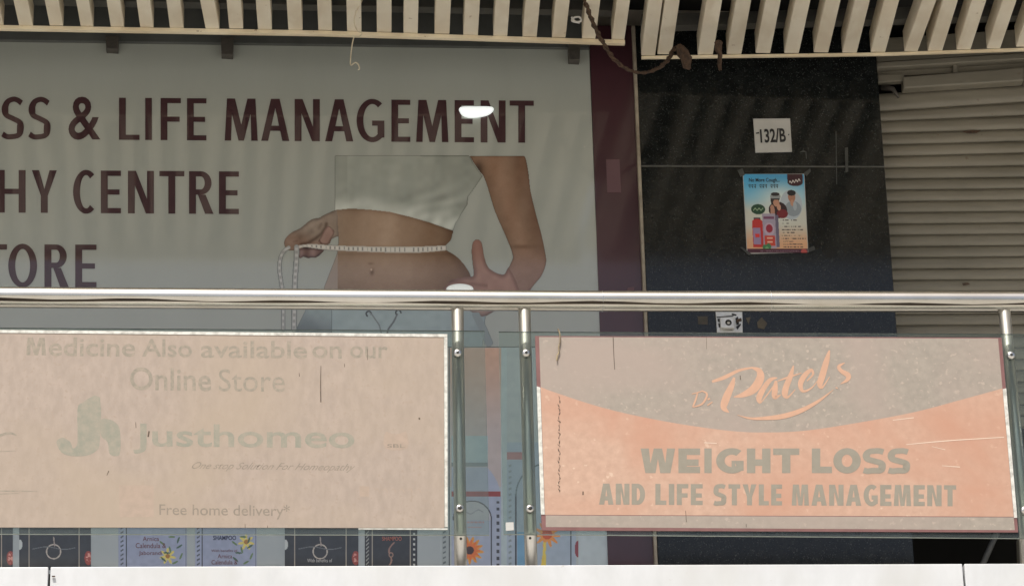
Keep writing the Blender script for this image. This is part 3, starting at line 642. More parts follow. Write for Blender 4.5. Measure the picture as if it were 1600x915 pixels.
# poster
pos = thing('paper_poster', tuple(P(1214, 396, YW-0.03)), 'blue and peach medicine poster taped to the black granite', 'poster')
PC = [(1160.5, 272), (1256.8, 271.5), (1263, 394), (1167, 396.5)]
pbox('paper', PC, YW-0.0255, 0.0015, M_plate, pos)
q0 = np.array(PC, float)
def poster(U, V):
    # photo position -> unit square of the sheet
    t = (V-271.8)/(395-271.8); ul = 1160.5+6.5*t; s = (U-ul)/96.2
    x, y = s*100, t*123
    rgb = lerp((52, 120, 158), (120, 156, 170), ss(2, 34, y)); rgb = lerp(rgb, rgb*0+np.array((160, 160, 150.)), ss(30, 62, y)); rgb = lerp(rgb, rgb*0+np.array((172, 132, 100.)), ss(74, 112, y))
    rgb = lerp(rgb, rgb*0+np.array((60, 140, 178.)), ss(45, 0, x)*ss(60, 10, y)*.6)
    def put(sel, c):
        nonlocal rgb
        rgb = np.where(sel[..., None], np.asarray(c, float)+0*rgb, rgb)
    def ell(cx, cy, rx, ry): return ((x-cx)/rx)**2+((y-cy)/ry)**2 < 1
    def bx(a, b, c, d): return (x > a) & (x < c) & (y > b) & (y < d)
    rgb = lerp(rgb, rgb*0+np.array((176, 180, 174.)), np.exp(-(((x-60)/26)**2+((y-46)/26)**2)))
    put(bx(72, 0, 97, 13) | ell(84.5, 13, 12.5, 6), (44, 17, 24))
    put(np.abs(y-(13-(x-76)*.22+1.6*np.sin(x*1.3))) < 1.1*((x > 75) & (x < 93)), (170, 165, 160))
    put(ell(76, 48, 18, 23), (142, 150, 156))
    # man in grey coughing into his hand
    put(ell(79, 54, 13, 12) & (y < 66), (112, 120, 126)); put(ell(77.5, 36, 6, 8), (134, 96, 76)); put(ell(77.5, 29.5, 7, 4.5), (24, 22, 24))
    put(ell(78, 45, 3, 5), (150, 112, 92)); put(ell(82, 50, 3, 7), (132, 140, 146))
    # woman with a grey cap and dark scarf
    put(ell(54, 56, 15, 13), (38, 20, 24)); put(ell(61, 62, 9, 7), (92, 24, 30)); put(ell(50, 41, 7, 10), (30, 22, 22)); put(ell(52, 45, 5, 6), (150, 112, 92))
    put(ell(51, 35, 8.5, 5), (118, 122, 122)); put(ell(51, 31.5, 7, 3), (36, 32, 32)); put(bx(44, 38, 58, 40.5), (44, 40, 40)); put(ell(56, 52, 3.2, 5), (156, 118, 98)); put(ell(45, 57, 4, 9) & (x > 42), (146, 108, 90))
    # bottle, carton, leaf badge
    put(ell(22, 55, 11.5, 8), (22, 52, 34)); put((np.abs(y-55-1.5*np.sin(x)) < .9) & (x > 14) & (x < 30), (120, 140, 110))
    put(bx(14, 68, 25, 73), (60, 44, 52)); put(bx(11, 75, 28, 114) | ell(19.5, 75, 8.5, 5), (150, 38, 34)); put(bx(12, 84, 24, 110), (120, 104, 130)); put(bx(15, 93, 22, 99), (170, 40, 36))
    put(bx(28, 62, 49, 116), (130, 122, 136)); put(bx(49, 64, 54, 114), (84, 78, 96)); put(bx(30, 66, 47, 70), (96, 56, 80)); put(ell(38.5, 86, 8.5, 10), (150, 132, 146)); put(ell(38.5, 85, 5.5, 6.5), (120, 30, 46)); put(bx(30, 96, 47, 112), (158, 52, 38)); put(bx(34, 99, 43, 101) | bx(34, 105, 43, 107), (185, 150, 130))
    put(ell(30, 114, 4, 4) | ell(36, 113, 4, 5), (48, 96, 60)); put(ell(33, 116, 3, 3), (86, 130, 84))
    # body copy: tiny unreadable lines
    tiny = (vnoise(x*3.1, np.floor(y/5)*9., 3.0, 8) > .42)
    for i, (ly, la, lb) in enumerate(((72, 58, 84), (77, 60, 72), (82, 60, 90), (87, 58, 94), (91.5, 60, 80), (96, 58, 90), (100.5, 58, 99), (105, 60, 76), (109.5, 60, 92), (114, 60, 92))):
        put((np.abs(y-ly) < .8) & (x > la) & (x < lb) & tiny, (52, 44, 44))
    put(y > 116.5, (58, 24, 38)); put((np.abs(y-120) < .55) & (x > 22) & (x < 84) & tiny, (120, 96, 104)); put(ell(93, 121, 5, 4), (142, 60, 56))
    return rgb, (s > .012) & (s < .988) & (t > .006) & (t < .994)
raster('poster_print', 1159, 271, 1265, 397.5, 0.55, poster, YW-0.0263, pos, M_inkm, KW*0.8)
text('title', 'No More Cough...', [(1170, 278), (1218, 278), (1218.3, 286), (1170.3, 286)], YW-0.0268, M_black, pos, 0.02)
st = []
for i in range(11):
    uu = 1171+i*4.3
    if i in (3, 7): continue
    st += [[(uu-1.6, 288.5, .9), (uu+1.9, 288.3, .9)], [(uu+1, 288.5, .8), (uu+.8, 294, .8)], [(uu-1.2, 290, .7), (uu-.2, 291.5+(i % 3)*.6, .7), (uu+.8, 291, .7)]]
ribbon('subtitle', st, YW-0.0268, M_black, pos)
for q in ([(1152, 266), (1160, 263), (1164, 273), (1157, 277)], [(1256, 270), (1266, 263), (1267, 268), (1260, 276)], [(1156, 386), (1160, 386), (1175, 397), (1170, 399)], [(1262, 388), (1272, 384), (1274, 390), (1264, 394)]):
    poly('tape', q, YW-0.0272, M_smear, pos)

# metal mounting box on the granite
mb = thing('mounting_box', tuple(P(1139, 520, YW-0.03)), 'small battered chrome mounting box on granite just above the glass', 'box')
pbox('back_plate', [(1118, 482.5), (1160, 482.5), (1160.5, 519), (1120.5, 519)], YW-0.034, 0.010, M_chrome, mb, bevel=0.002)
pbox('front_box', [(1125, 495), (1147, 494.5), (1148, 512), (1126.5, 512)], YW-0.055, 0.02, M_chrome, mb, bevel=0.003)
cen = P(1138.3, 503.6, YW-0.0555)
tube('lock_ring', [cen, cen+Vector((0, 0.004, 0))], 0.0125, M_black, mb, 16)
tube('lock_core', [cen+Vector((0, -0.002, 0)), cen], 0.006, M_bolt, mb, 12)
for q in ([(1119.5, 494.5), (1146, 492.5), (1146, 494), (1120, 496)], [(1121, 497), (1124.5, 498), (1125, 503), (1121.5, 502)], [(1122, 505), (1126, 505), (1126.5, 511.5), (1123, 511)],
          [(1143, 489), (1151, 491), (1150, 493), (1144, 492)], [(1149, 497), (1153, 494), (1155, 506), (1151, 508)], [(1150, 510), (1157, 505), (1158, 507), (1152, 515)], [(1139, 484), (1141.5, 484), (1141.5, 487), (1139, 487)], [(1132, 511), (1142, 514.5), (1147, 516), (1133, 514)], [(1154, 497), (1159, 500), (1158, 502.5)]):
    poly('paint_chip', q, YW-0.0352, M_black, mb)
pbox('latch', [(1150, 500), (1158, 496), (1159, 499), (1151, 503)], YW-0.045, 0.010, M_rust, mb)

# glowing domes added as glare reflections: half-round one and oval by the rail
def glow_dome(name, outline, Y, depth, m, label):
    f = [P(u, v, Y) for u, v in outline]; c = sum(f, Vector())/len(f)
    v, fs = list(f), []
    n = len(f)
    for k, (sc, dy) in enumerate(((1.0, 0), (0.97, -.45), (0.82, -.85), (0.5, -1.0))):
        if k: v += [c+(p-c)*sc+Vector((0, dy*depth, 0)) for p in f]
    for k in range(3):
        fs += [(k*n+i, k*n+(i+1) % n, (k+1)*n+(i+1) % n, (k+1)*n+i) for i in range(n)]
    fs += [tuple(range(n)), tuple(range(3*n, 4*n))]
    o = mesh(name, v, fs, m, None, smooth=True); return tag(o, label, 'glare')
def z2(pts): return [(450+x/3.156, y/3.156) for x, y in pts]
glow_dome('glare_patch', spline(z2([(850, 532), (930, 530), (1004, 531), (1013, 546), (992, 566), (958, 577), (905, 583), (868, 575), (848, 556)]), 4, True), YW-0.003, 0.02, glow_mat('bright glare', 0.55),
          'bright white half-round glare patch over the last letters of MANAGEMENT')
glow_dome('glare_patch', [(718.5+21.5*math.cos(a/24*2*math.pi), 452+7.5*math.sin(a/24*2*math.pi)) for a in range(24)], YW-0.004, 0.02, glow_mat('dim glare', 0.22),
          'pale oval glare patch peeping over the handrail by the printed hand')

# ------------------------------------------------------------------ product banner below
pb = thing('product_banner', (P(400, 880, YW).x, YW, ZF), 'printed banner of shampoo cartons and bottles below the big white banner', 'banner')
M_pgrey = mat('pale blue grey vinyl', (0.50, 0.56, 0.58), (0.45, 0.51, 0.53), 3, 0.5, coat=1.0)
pbox('banner_panel', [(-900, 542.2), (938.9, 542.2), (950.8, 905), (-900, 905)], YW+0.004, 0.02, M_pgrey, pb)
def carton(kind, seed):
    def f(U, V):
        rgb = np.zeros(U.shape+(3,)); u0, u1 = U.min(), U.max(); w = u1-u0; x = U-u0; n1 = vnoise(U, V, 6, seed)-.5
        def put(sel, c):
            nonlocal rgb
            rgb = np.where(sel[..., None], np.asarray(c, float)+0*rgb, rgb)
        if kind == 'dark':
            rgb = rgb + np.array((34, 38, 42.)) + (n1*6)[..., None]
            for q in (.135, .835): put(np.abs(x-w*q) < .75, (128, 122, 112))
            r = np.hypot(x-w*.48, V-861); put(np.abs(r-11) < .9, (146, 140, 132)); put((np.abs(x-w*.48-(V-838)*.1) < 1.0) & (V < 853) & (V > 838), (120, 112, 106))
            put((np.abs(V-855.5-2*np.sin(x/9)) < .6) & (np.abs(x-w*.48) < 34), (84, 88, 90))
            put(np.hypot((x-w*.965)/6, (V-871)/11) < 1, (120, 52, 46)); put((np.hypot((x-w*.965)/4, (V-871)/8) < 1) & (vnoise(U*2, V*2, 4, seed+3) > .5), (165, 120, 110))
            put(np.hypot((x-w*.005)/4.5, (V-850)/8) < 1, (150, 156, 156))
        elif kind == 'dots':
            rgb = rgb + np.array((33, 36, 40.)) + (n1*6)[..., None]
            for q in (.14, .87): put(np.abs(x-w*q) < .75, (128, 122, 112))
            put((np.abs(x-w*.94) < 1.6) & (np.mod(V, 8) < 3.2), (150, 152, 150)); put((np.abs(x-w*.05) < 2.4) & (np.mod(V+x, 6) < 2.4), (120, 122, 118))
            put(np.abs(x-w*.5-4*np.sin(V/6)-(862-V)*.25) < 1.3*((V > 846) & (V < 882)), (118, 92, 82)); put(np.hypot(x-w*.5, V-866) < 4, (120, 96, 84)); put(np.hypot(x-w*.5, V-866) < 2.4, (40, 40, 44))
        else:
            rgb = rgb + np.array((118, 126, 146.)) + (n1*8)[..., None]
            put(np.abs(x-w*.115) < .9, (30, 34, 40)); put((x < w*.1) & (np.abs(x-w*.05) < 2.2) & (np.mod(V+.6*x, 7) < 2.6), (58, 64, 72))
            cx, cy = (w*.83, 846) if kind == 'flower' else (w*.72, 868)
            a = np.arctan2(V-cy, x-cx); r = np.hypot(x-cx, V-cy)
            put(r < 9+4*np.sin(a*7), (168, 158, 84)); put(r < 3.6, (128, 92, 44))
            for k in range(9):
                gx, gy, ga = w*(.78+.14*math.sin(k*2.4)), 838+5*k, k*1.9
                xx, yy = (x-gx)*math.cos(ga)+(V-gy)*math.sin(ga), -(x-gx)*math.sin(ga)+(V-gy)*math.cos(ga)
                put((xx/5.5)**2+(yy/1.5)**2 < 1, (52, 76, 60) if k % 2 else (76, 98, 66))
            put(np.abs(x-w*.985) < .6, (70, 76, 86))
        return rgb, np.ones(U.shape, bool)
    return f
yp = YW+0.0028
for kind, u0, u1, sd_ in (('dark', -86, 20, 1), ('dark', 30, 142, 2), ('herb', 185, 292, 3), ('flower', 305, 401, 4), ('dark', 445, 560, 5), ('dots', 570, 652, 6)):
    raster('carton_print', u0, 824, u1, 890, 0.75, carton(kind, sd_), yp, pb, M_ink, KW)
yt = yp-0.001
M_redink = mat('brown red ink', (0.20, 0.075, 0.09), None, rough=0.5, coat=1.0)
M_blueink = mat('navy ink', (0.04, 0.05, 0.11), None, rough=0.5, coat=1.0)
M_orink = mat('orange ink', (0.50, 0.16, 0.10), None, rough=0.5, coat=1.0)
M_paleink = mat('pale ink', (0.62, 0.62, 0.60), None, rough=0.5, coat=1.0)
text('carton_text', 'Arnica', rect(223, 837.5, 248.5, 844.5), yt, M_redink, pb, 0.004)
text('carton_text', 'Calendula &', rect(212, 847.5, 259.5, 855.5), yt, M_redink, pb, 0.004)
text('carton_text', 'Jaborandi', rect(217, 860, 253, 868), yt, M_redink, pb, 0.004)
text('carton_text', 'SHAMPOO', rect(333, 836, 369, 843), yt, M_blueink, pb, 0.02)
text('carton_text', 'With benefits of', rect(330, 857.5, 371, 861.5), yt, M_redink, pb, 0.0)
text('carton_text', 'Arnica', rect(340, 865, 363, 871.5), yt, M_redink, pb, 0.004)
text('carton_text', 'Calendula &', rect(330.5, 874, 371, 881), yt, M_redink, pb, 0.004)
text('carton_text', 'SHAMPOO', rect(597, 837.5, 627.5, 844), yt, M_orink, pb, 0.01)
text('carton_text', 'With benefits of', rect(480, 872, 519, 877.5), yt, M_paleink, pb, 0.0)
def bottles(U, V):
    rgb = np.zeros(U.shape+(3,)) + np.array((132, 140, 142.)); n1 = vnoise(U, V, 8, 21)-.5
    def put(sel, c):
        nonlocal rgb
        rgb = np.where(sel[..., None], np.asarray(c, float)+0*rgb, rgb)
    # tan field at the top between the two panes
    tan = lerp((150, 122, 104), (142, 134, 132), ss(545, 690, V)); rgb = np.where(((U > 700) & (U < 783) & (V < 760))[..., None], tan, rgb)
    lav = (124, 132, 148)
    put((U > 690) & (U < 700) & (V > 828), (120, 128, 130)); put((np.abs(U-694.5) < 2.4) & (np.mod(V+U*.5, 8) < 3) & (V > 690), (70, 78, 82)); put(np.abs(U-702) < .9, (40, 46, 50))
    # left bottle: cap, neck, shoulder, red band, oval badge, sunflower
    put((U > 706) & (U < 762) & (V > 680) & (V < 722), (126, 142, 146)); put((U > 706) & (U < 762) & (V > 722) & (V < 728), (92, 102, 104))
    sh = np.interp(V, [730, 740, 752, 768, 780], [762, 770, 777, 782, 783]); put((U > 706) & (U < sh) & (V > 729), lav)
    put((U > 706) & (U < 782) & (V > 767) & (V < 775), (112, 44, 40))
    e = ((U-738)/30)**2+((V-812)/30)**2
    put((e < 1) & (V < 812), (136, 138, 144)); put((np.abs(e-1) < .06) & (V < 812) | ((np.abs(U-768) < 1) & (V >= 812)), (34, 36, 42))
    put((np.abs(U-778) < 2.3) & (np.mod(V, 11) < 5) & (V > 782), (44, 46, 52))
    put((np.abs(V-799-3*np.sin(U/4)) < 1) & (U > 727) & (U < 755), (110, 108, 116)); put((np.abs(V-815) < 1.2) & (U > 730) & (U < 757) & (np.sin(U*2) > -.4), (150, 96, 92)); put((np.abs(V-823) < 1.2) & (U > 731) & (U < 752) & (np.sin(U*2.4) > -.4), (150, 100, 96))
    a = np.arctan2(V-859, U-734); r = np.hypot(U-734, V-859); put(r < 18+4*np.sin(a*13), (176, 118, 44)); put((r < 14+3*np.sin(a*13+1)), (168, 86, 36)); put(r < 6.5, (46, 26, 22))
    # right bottle
    put((U > 783) & (U < 792), (134, 146, 150)); put((U > 792) & (U < 900) & (V > 690), (122, 134, 146)); put((U > 792) & (U < 830) & (V > 706) & (V < 717), (126, 84, 82))
    put((np.abs(U-797) < 2.6) & (np.mod(V+U*.4, 9) < 3.5) & (V > 725), (98, 108, 112)); e = ((U-850)/44)**2+((V-775)/50)**2
    put((np.abs(e-1) < .05) & (V < 775), (70, 84, 90)); put(((np.abs(U-806) < 1) | (np.abs(U-892) < 1)) & (V >= 775), (36, 42, 50)); put((U > 808) & (U < 822) & (V > 830), (86, 122, 146))
    a = np.arctan2(V-834, U-855); r = np.hypot(U-855, V-834); put((r < 16+5*np.sin(a*11)), (188, 112, 52)); put((r < 8), (150, 62, 30)); put((np.abs(U-850+(V-870)*.05) < 2.3+1.6*ss(860, 880, V)) & (V > 846), (176, 152, 66))
    put(np.hypot((U-903)/5, (V-857)/13) < 1, (104, 42, 48)); put(U > 903.5, (138, 148, 152))
    rgb = rgb + (n1*7)[..., None]
    return rgb, (U < 938.5+.033*(V-541))
raster('bottle_print', 688, 543, 951, 890, 0.9, bottles, yp, pb, M_ink, KW)

# ------------------------------------------------------------------ roller shutter on the right
YS = 0.10
sh = thing('roller_shutter', (P(1500, 880, YS).x, YS, ZF), 'dirty cream roller shutter pulled half down beside black granite', 'shutter')
U0, U1 = 1366.0, 2300.0
Lv = [146, 175, 190, 208.5, 227, 245, 263, 280]; Rv = [132, 160, 180.6, 202, 221, 239, 259, 277]
while Lv[-1] < 640:
    Lv.append(Lv[-1]+17.6); Rv.append(Rv[-1]+17.75 if Rv[-1]+17.75 < Lv[-1] else Lv[-1])
def vv(i, u):
    s = (Rv[i]-Lv[i])/228; return Lv[i]+s*(min(u, 1640)-1372)
for i in range(len(Lv)-1):
    vs, fs = [], []
    prof = [(0.02, 0.008), (0.05, -0.003), (0.3, -0.0065), (0.6, -0.007), (0.92, -0.004), (0.975, 0.008)]
    us = (U0, 1500, 1640, U1)
    for u in us:
        a, b = P(u, vv(i, u), YS), P(u, vv(i+1, u), YS)
        vs += [a.lerp(b, t)+Vector((0, d+0.002*math.sin(i*3.1), 0)) for t, d in prof]
    n = len(prof)
    for k in range(len(us)-1):
        fs += [(k*n+j, k*n+j+1, (k+1)*n+j+1, (k+1)*n+j) for j in range(n-1)]
    mesh('shutter_slat', vs, fs, M_shut, sh, smooth=True)
i = len(Lv)-1
pbox('bottom_bar', [(U0+12, Lv[i]), (U1, Lv[i]), (U1, Lv[i]+16), (U0+14, Lv[i]+16)], YS-0.012, 0.03, M_shut, sh, bevel=0.004)
pbox('hood', [(1369.5, 60), (2300, 0), (2300, 36), (1369.5, 97)], YS-0.05, 0.05, M_shut, sh, bevel=0.004)
pbox('hood_lip', [(1370, 97.4), (2300, 36.4), (2300, 48), (1370, 106)], YS-0.062, 0.05, M_shut, sh, bevel=0.004)
pbox('hood_recess', [(1369.5, 106.5), (2300, 48.5), (2300, 64), (1369.5, 121)], YS-0.02, 0.03, M_shut, sh)
pbox('hood_lip', [(1372, 117), (1413, 115), (1413, 126.5), (1372, 128.5)], YS-0.045, 0.03, M_shut, sh, bevel=0.003)
pbox('roller_casing', [(1411, 119.5), (1600, 104.5), (1600, 126), (1411.5, 138)], YS-0.055, 0.05, M_shut, sh, bevel=0.006)
pbox('roller_casing', [(1600.5, 104.4), (2300, 60), (2300, 80), (1600.5, 125.9)], YS-0.055, 0.05, M_shut, sh, bevel=0.006)
pbox('casing_tab', [(1489, 101.5), (1496, 101), (1496.5, 113), (1489.5, 113.6)], YS-0.045, 0.03, M_shut, sh, bevel=0.002)
tube('axle_bracket', [P(1378, 137, YS-0.02), P(1395, 139, YS-0.04), P(1404, 152, YS-0.05)], [0.012, 0.010, 0.005], M_clamp, sh, 8)
poly('rust_patch', [(1503, 205), (1520, 203), (1533, 204), (1526, 208), (1510, 208)], YS-0.019, M_rust, sh)
poly('rust_patch', [(1503, 442), (1512, 441), (1516, 444), (1505, 446)], YS-0.019, M_drip, sh)
pbox('guide_jamb', [(1592, 838), (1602, 838), (1606, 905), (1595, 905)], YS+0.02, 0.05, M_shut, sh)
# dark room behind the shutter
x0 = P(1400, 300, 0.1).x-0.055
room = tag(mesh('shop_interior', [(x0, .14, ZF), (6, .14, ZF), (6, 2.2, ZF), (x0, 2.2, ZF), (x0, .14, HS+.3), (6, .14, HS+.3), (6, 2.2, HS+.3), (x0, 2.2, HS+.3)],
           [(3, 2, 6, 7), (0, 3, 7, 4), (1, 5, 6, 2), (4, 7, 6, 5), (0, 1, 2, 3)], M_void), 'unlit shop interior seen below the half-closed shutter', 'room')
tag(tube('leaning_pole', [P(1520, 915, 0.5), P(1556, 835, 0.55), P(1570, 805, 0.6)], 0.012, M_beam), 'thin pole leaning in the dark opening below the shutter', 'pole')

# ------------------------------------------------------------------ railing
rail = thing('balcony_railing', (P(800, 881, YR).x, YR, ZF), 'stainless steel balcony handrail on round posts', 'railing')
RR = 0.0355
def rv(u): return np.interp(u, [-1400, 0, 460, 900, 1600, 3000], [441, 464.4, 467.3, 470.3, 471.4, 473.5])
us = [-1400, 0, 460, 900, 1600, 3000]
tube('handrail', [P(u, rv(u), YR) for u in us], RR, M_steel, rail, 40)
gv, gf = [], []  # dark reflection on the rail's underside, painted as a thin brown strip
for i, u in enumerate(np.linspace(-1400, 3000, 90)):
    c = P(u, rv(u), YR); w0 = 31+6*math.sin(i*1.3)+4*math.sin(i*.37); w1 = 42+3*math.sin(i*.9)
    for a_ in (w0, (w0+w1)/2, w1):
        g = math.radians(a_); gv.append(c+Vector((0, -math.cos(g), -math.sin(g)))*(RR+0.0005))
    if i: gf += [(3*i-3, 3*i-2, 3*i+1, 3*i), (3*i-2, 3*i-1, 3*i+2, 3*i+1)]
mesh('dark_reflection', gv, gf, M_darkrefl, rail, True)
for u in (941, 1203.5):
    a = P(u, rv(u), YR); tube('weld_ring', [a-Vector((0.0012, 0, 0)), a+Vector((0.0012, 0, 0))], RR+0.0004, M_bolt, rail, 40)
def post(ut, ub, glassbolts=True):
    t = P(ut, rv(ut)+10, YR); z1 = P(ub, 900, YR)
    pts = [Vector((t.x, YR, t.z)), Vector((t.x+(z1.x-t.x)*.5, YR, (t.z+ZF)/2)), Vector((z1.x, YR, ZF))]
    o = tube('post', pts, 0.0205, M_post, rail, 24)
    return o
POSTS = [(714.8, 719.8), (819.3, 830.6), (1569, 1609), (-42, -75), (1700, 1748)]
for a, b in POSTS: post(a, b)
def bolt(u, v, dark=False, r=0.0125):
    c = P(u, v, YG-0.001)
    o = tube('bolt', [c+Vector((0, .006, 0)), c-Vector((0, .002, 0)), c-Vector((0, .006, 0)), c-Vector((0, .008, 0))], [r*1.15, r*1.15, r*.95, r*.55], M_bolt, rail, 14)
    tube('socket', [c-Vector((0, .0078, 0)), c-Vector((0, .0088, 0))], r*(.42 if not dark else .6), M_bolthole, o, 6)
    tube('spacer', [c+Vector((0, .011, 0)), Vector((c.x, YR-0.012, c.z))], 0.008, M_bolt, o, 10)
for u, v, d in ((715, 551.5, 0), (718.3, 794, 1), (822, 551.5, 0), (828, 794.5, 1), (1579.7, 555, 0), (1601, 797, 0)): bolt(u, v, d)
for u, v in ((720.2, 841), (828.3, 840)):
    c = P(u, v, YR-0.0205); tube('screw_hole', [c-Vector((0, .0008, 0)), c+Vector((0, .004, 0))], 0.0045, M_bolthole, rail, 8)

# glass panes
def pane(q, label):
    f = [P(u, v, YG) for u, v in q]; k = [p+Vector((0, .010, 0)) for p in f]
    o = mesh('glass_pane', f+k, BOXF, [M_glass, M_gedge], None, mids=[0, 0, 1, 1, 1, 1])
    return tag(o, label, 'glass', 'glass panes of the railing')
pane([(-560, 508), (757, 516.3), (764.5, 834.8), (-560, 832)], 'glass pane of the railing carrying the faded beige sign')
gr = pane([(779.5, 517.5), (1690, 522), (1735, 841), (787, 833.5)], 'glass pane of the railing carrying the peach and grey sign')
pbox('clip', [(790, 815.5), (802.5, 815), (803, 827.5), (790.5, 828.5)], YG-0.004, 0.003, M_plate, gr)

# left sign
YB = YG-0.0045
ls = thing('sign_board', tuple(P(300, 826, YB)), 'sun-bleached beige sign with a washed-out grey-green logo and online store lettering', 'sign', 'signs on the railing')
def sl(u): return 515.0+6.6*u/700
pbox('board', [(-520, sl(-520)+5), (693.5, 526), (694.5, 824), (-520, 822.5)], YB, 0.004, M_beige, ls)
pbox('edge_strip', [(-520, sl(-520)), (699, sl(699)), (699, sl(699)+4.6), (-520, sl(-520)+4.6)], YB-0.0015, 0.0055, M_strip, ls)
pbox('edge_strip', [(693.9, 526.6), (699, 526.6), (699.5, 822.5), (694.9, 822.5)], YB-0.0015, 0.0055, M_strip, ls)
pbox('edge_strip', [(560, 824.6), (699.5, 824.6), (699.5, 826.8), (560, 826.2)], YB-0.0010, 0.005, M_strip, ls)
y1 = YB-0.0002
caps('letter', [('M', 41, 72)], 526.5, 554, 0.01, 7, 7, y1, M_beigeink, ls)
text('lettering', 'edicine', [(76, 526.5), (212, 528), (211, 557), (76, 556)], y1, M_beigeink, ls, 0.013)
text('lettering', 'Also', [(222, 529), (300, 530), (300, 558), (222, 557)], y1, M_beigeink, ls, 0.013)
text('lettering', 'available', [(314, 531), (480, 533), (480, 560), (314, 558.5)], y1, M_beigeink, ls, 0.013)
text('lettering', 'on', [(488, 540), (534, 540.5), (534, 560), (488, 559)], y1, M_beigeink, ls, 0.013)
text('lettering', 'our', [(547, 540), (606, 541), (606, 560), (547, 559)], y1, M_beigeink, ls, 0.013)
text('lettering', 'Online', [(203, 573), (330, 575), (330, 611), (203, 609)], y1, M_beigeink, ls, 0.013)
text('lettering', 'Store', [(342, 576), (445, 577), (445, 612), (342, 611)], y1, M_beigeink, ls, 0.0)
text('logo_name', 'Justhomeo', [(208, 661), (554, 664), (554, 711), (208, 708)], y1, M_greenink, ls, 0.014)
for pts in ([(88, 690), (98, 683), (110, 690), (114, 700), (121, 690), (121, 640), (128, 629), (156, 620), (156, 690), (150, 704), (136, 711), (112, 712), (96, 706)],
            [(158, 655), (172, 655), (184, 663), (188, 676), (188, 706), (182, 712), (171, 708), (168, 690), (158, 680)]):
    poly('logo_mark', spline(pts, 3, True), y1, M_greenink, ls)
text('tagline', 'One stop Solution For Homeopathy', [(302, 721), (556, 724), (553, 738), (298, 735)], y1, M_thinink, ls, -0.004, shear=0.45)
text('lettering', 'Free home delivery*', [(249, 786), (453, 788), (453, 811), (249, 809)], y1, M_thinink, ls, 0.004)
poly('blank_square', [(186, 757), (240, 757.5), (240.5, 807), (187, 807)], y1, M_pinkink, ls)
poly('badge', spline([(602, 675), (612, 677), (619, 678), (630, 675), (636, 676), (636, 700), (602, 700)], 3, True), y1, M_pinkink, ls)
text('badge_text', 'SBL', rect(605, 693, 633, 699), y1-.00015, M_thinink, ls, 0.01)
poly('badge', rect(562, 759, 577, 775), y1, M_pinkink, ls)
for k in range(6):
    uu = 586+k*13
    ribbon('worn_print', [[(uu, 765, 1.2), (uu+4, 763, 1.4), (uu+7, 769, 1.0)]], y1, M_pinkink, ls)
for st_ in ([(-30, 766, 1.6), (20, 766.5, 1.6), (58, 767, .8)], [(-30, 772, 1.2), (30, 770, 1.0)], [(-10, 705, 1.5), (25, 704, 1.0)], [(-6, 682, 4), (14, 676, 4), (26, 680, 2)]):
    ribbon('worn_print', [st_], y1, M_beigeink, ls)
for st_ in ([[(501.5, 571, .8), (501, 600, 1.3), (501.3, 628, 1.6)], [(467.5, 582, .6), (467.8, 588, 1.1)], [(538.3, 568, .8), (538.4, 573, 1)], [(212, 659, .6), (212.5, 668, 1.0)], [(233, 673, 2.2), (231.5, 682, 2.4)], [(655, 652, 2.5), (655.5, 655, 2.5)],
     [(170, 735, 1.3), (167, 742, .8)], [(383, 818, .7), (383, 824, .9)], [(418, 820, .7), (418, 824, .9)], [(574, 545, .6), (574.2, 562, .7)]]):
    ribbon('drip', [st_], y1-.0002, M_drip, ls)

# right sign
rs = thing('sign_board', tuple(P(1215, 830, YB)), 'bleached peach and grey weight loss sign with a swooping curve', 'sign', 'signs on the railing')
RQ = [(836, 524.5), (1565, 527), (1591, 831), (846.5, 828)]
pbox('board', RQ, YB, 0.003, M_signmar, rs)
def ql(v): return 836+10.5*(v-524.5)/303.5
def qr(v): return 1565+26*(v-527)/304
y1 = YB-0.0002
curve = [(842, 604), (940, 636), (1040, 658), (1140, 672.5), (1200, 675), (1260, 672), (1340, 660), (1430, 643), (1500, 624.5), (1566, 606.5)]
cs = spline(curve, 5)
cs[0] = (ql(604)+6, 604); cs[-1] = (qr(606)-5.5, 606)
poly('grey_field', [(842.3, 526.2), (1559.5, 528.6)] + cs[::-1], y1, M_grey, rs)
poly('peach_field', cs + [(qr(806)-5, 806.5), (ql(803)+6, 803.5)], y1, M_peach, rs)
poly('grey_band', [(ql(804)+7, 804.4), (qr(807)-5, 807.5), (qr(828)-5, 827.5), (ql(823)+6.5, 822.6)], y1, M_grey, rs)
pbox('edge_strip', [(ql(603), 603), (ql(603)+5.6, 605), (ql(803)+5.5, 803), (ql(803)-.5, 803)], y1-.0015, 0.0045, M_strip, rs)
pbox('edge_strip', [(qr(606)-5, 607.5), (qr(606)+.5, 606), (qr(808)+.5, 808), (qr(808)-4.5, 808)], y1-.0015, 0.0045, M_strip, rs)
y2 = y1-0.0002
caps('letter', [('W', 1001, 1055), ('E', 1060, 1094), ('I', 1100.5, 1112), ('G', 1119, 1162), ('H', 1167, 1204), ('T', 1208, 1249),
      ('L', 1268.5, 1300), ('O', 1302, 1345), ], 700, 738.5, 0.0, 13.2, 10.2, y2, M_greyink, rs)
caps('letter', [('S', 1348, 1384), ('S', 1387, 1422)], 700, 738.5, 0.0, 11.5, 8.8, y2, M_greyink, rs)
for s_, a, b in (('AND', 936, 1008), ('LIFE', 1024, 1098), ('STYLE', 1115, 1222), ('MANAGEMENT', 1237, 1494)):
    caps('letter', spread(s_, a, b), 750.5, 783.3, 0.0046, 8.0, 6.8, y2, M_greyink, rs)
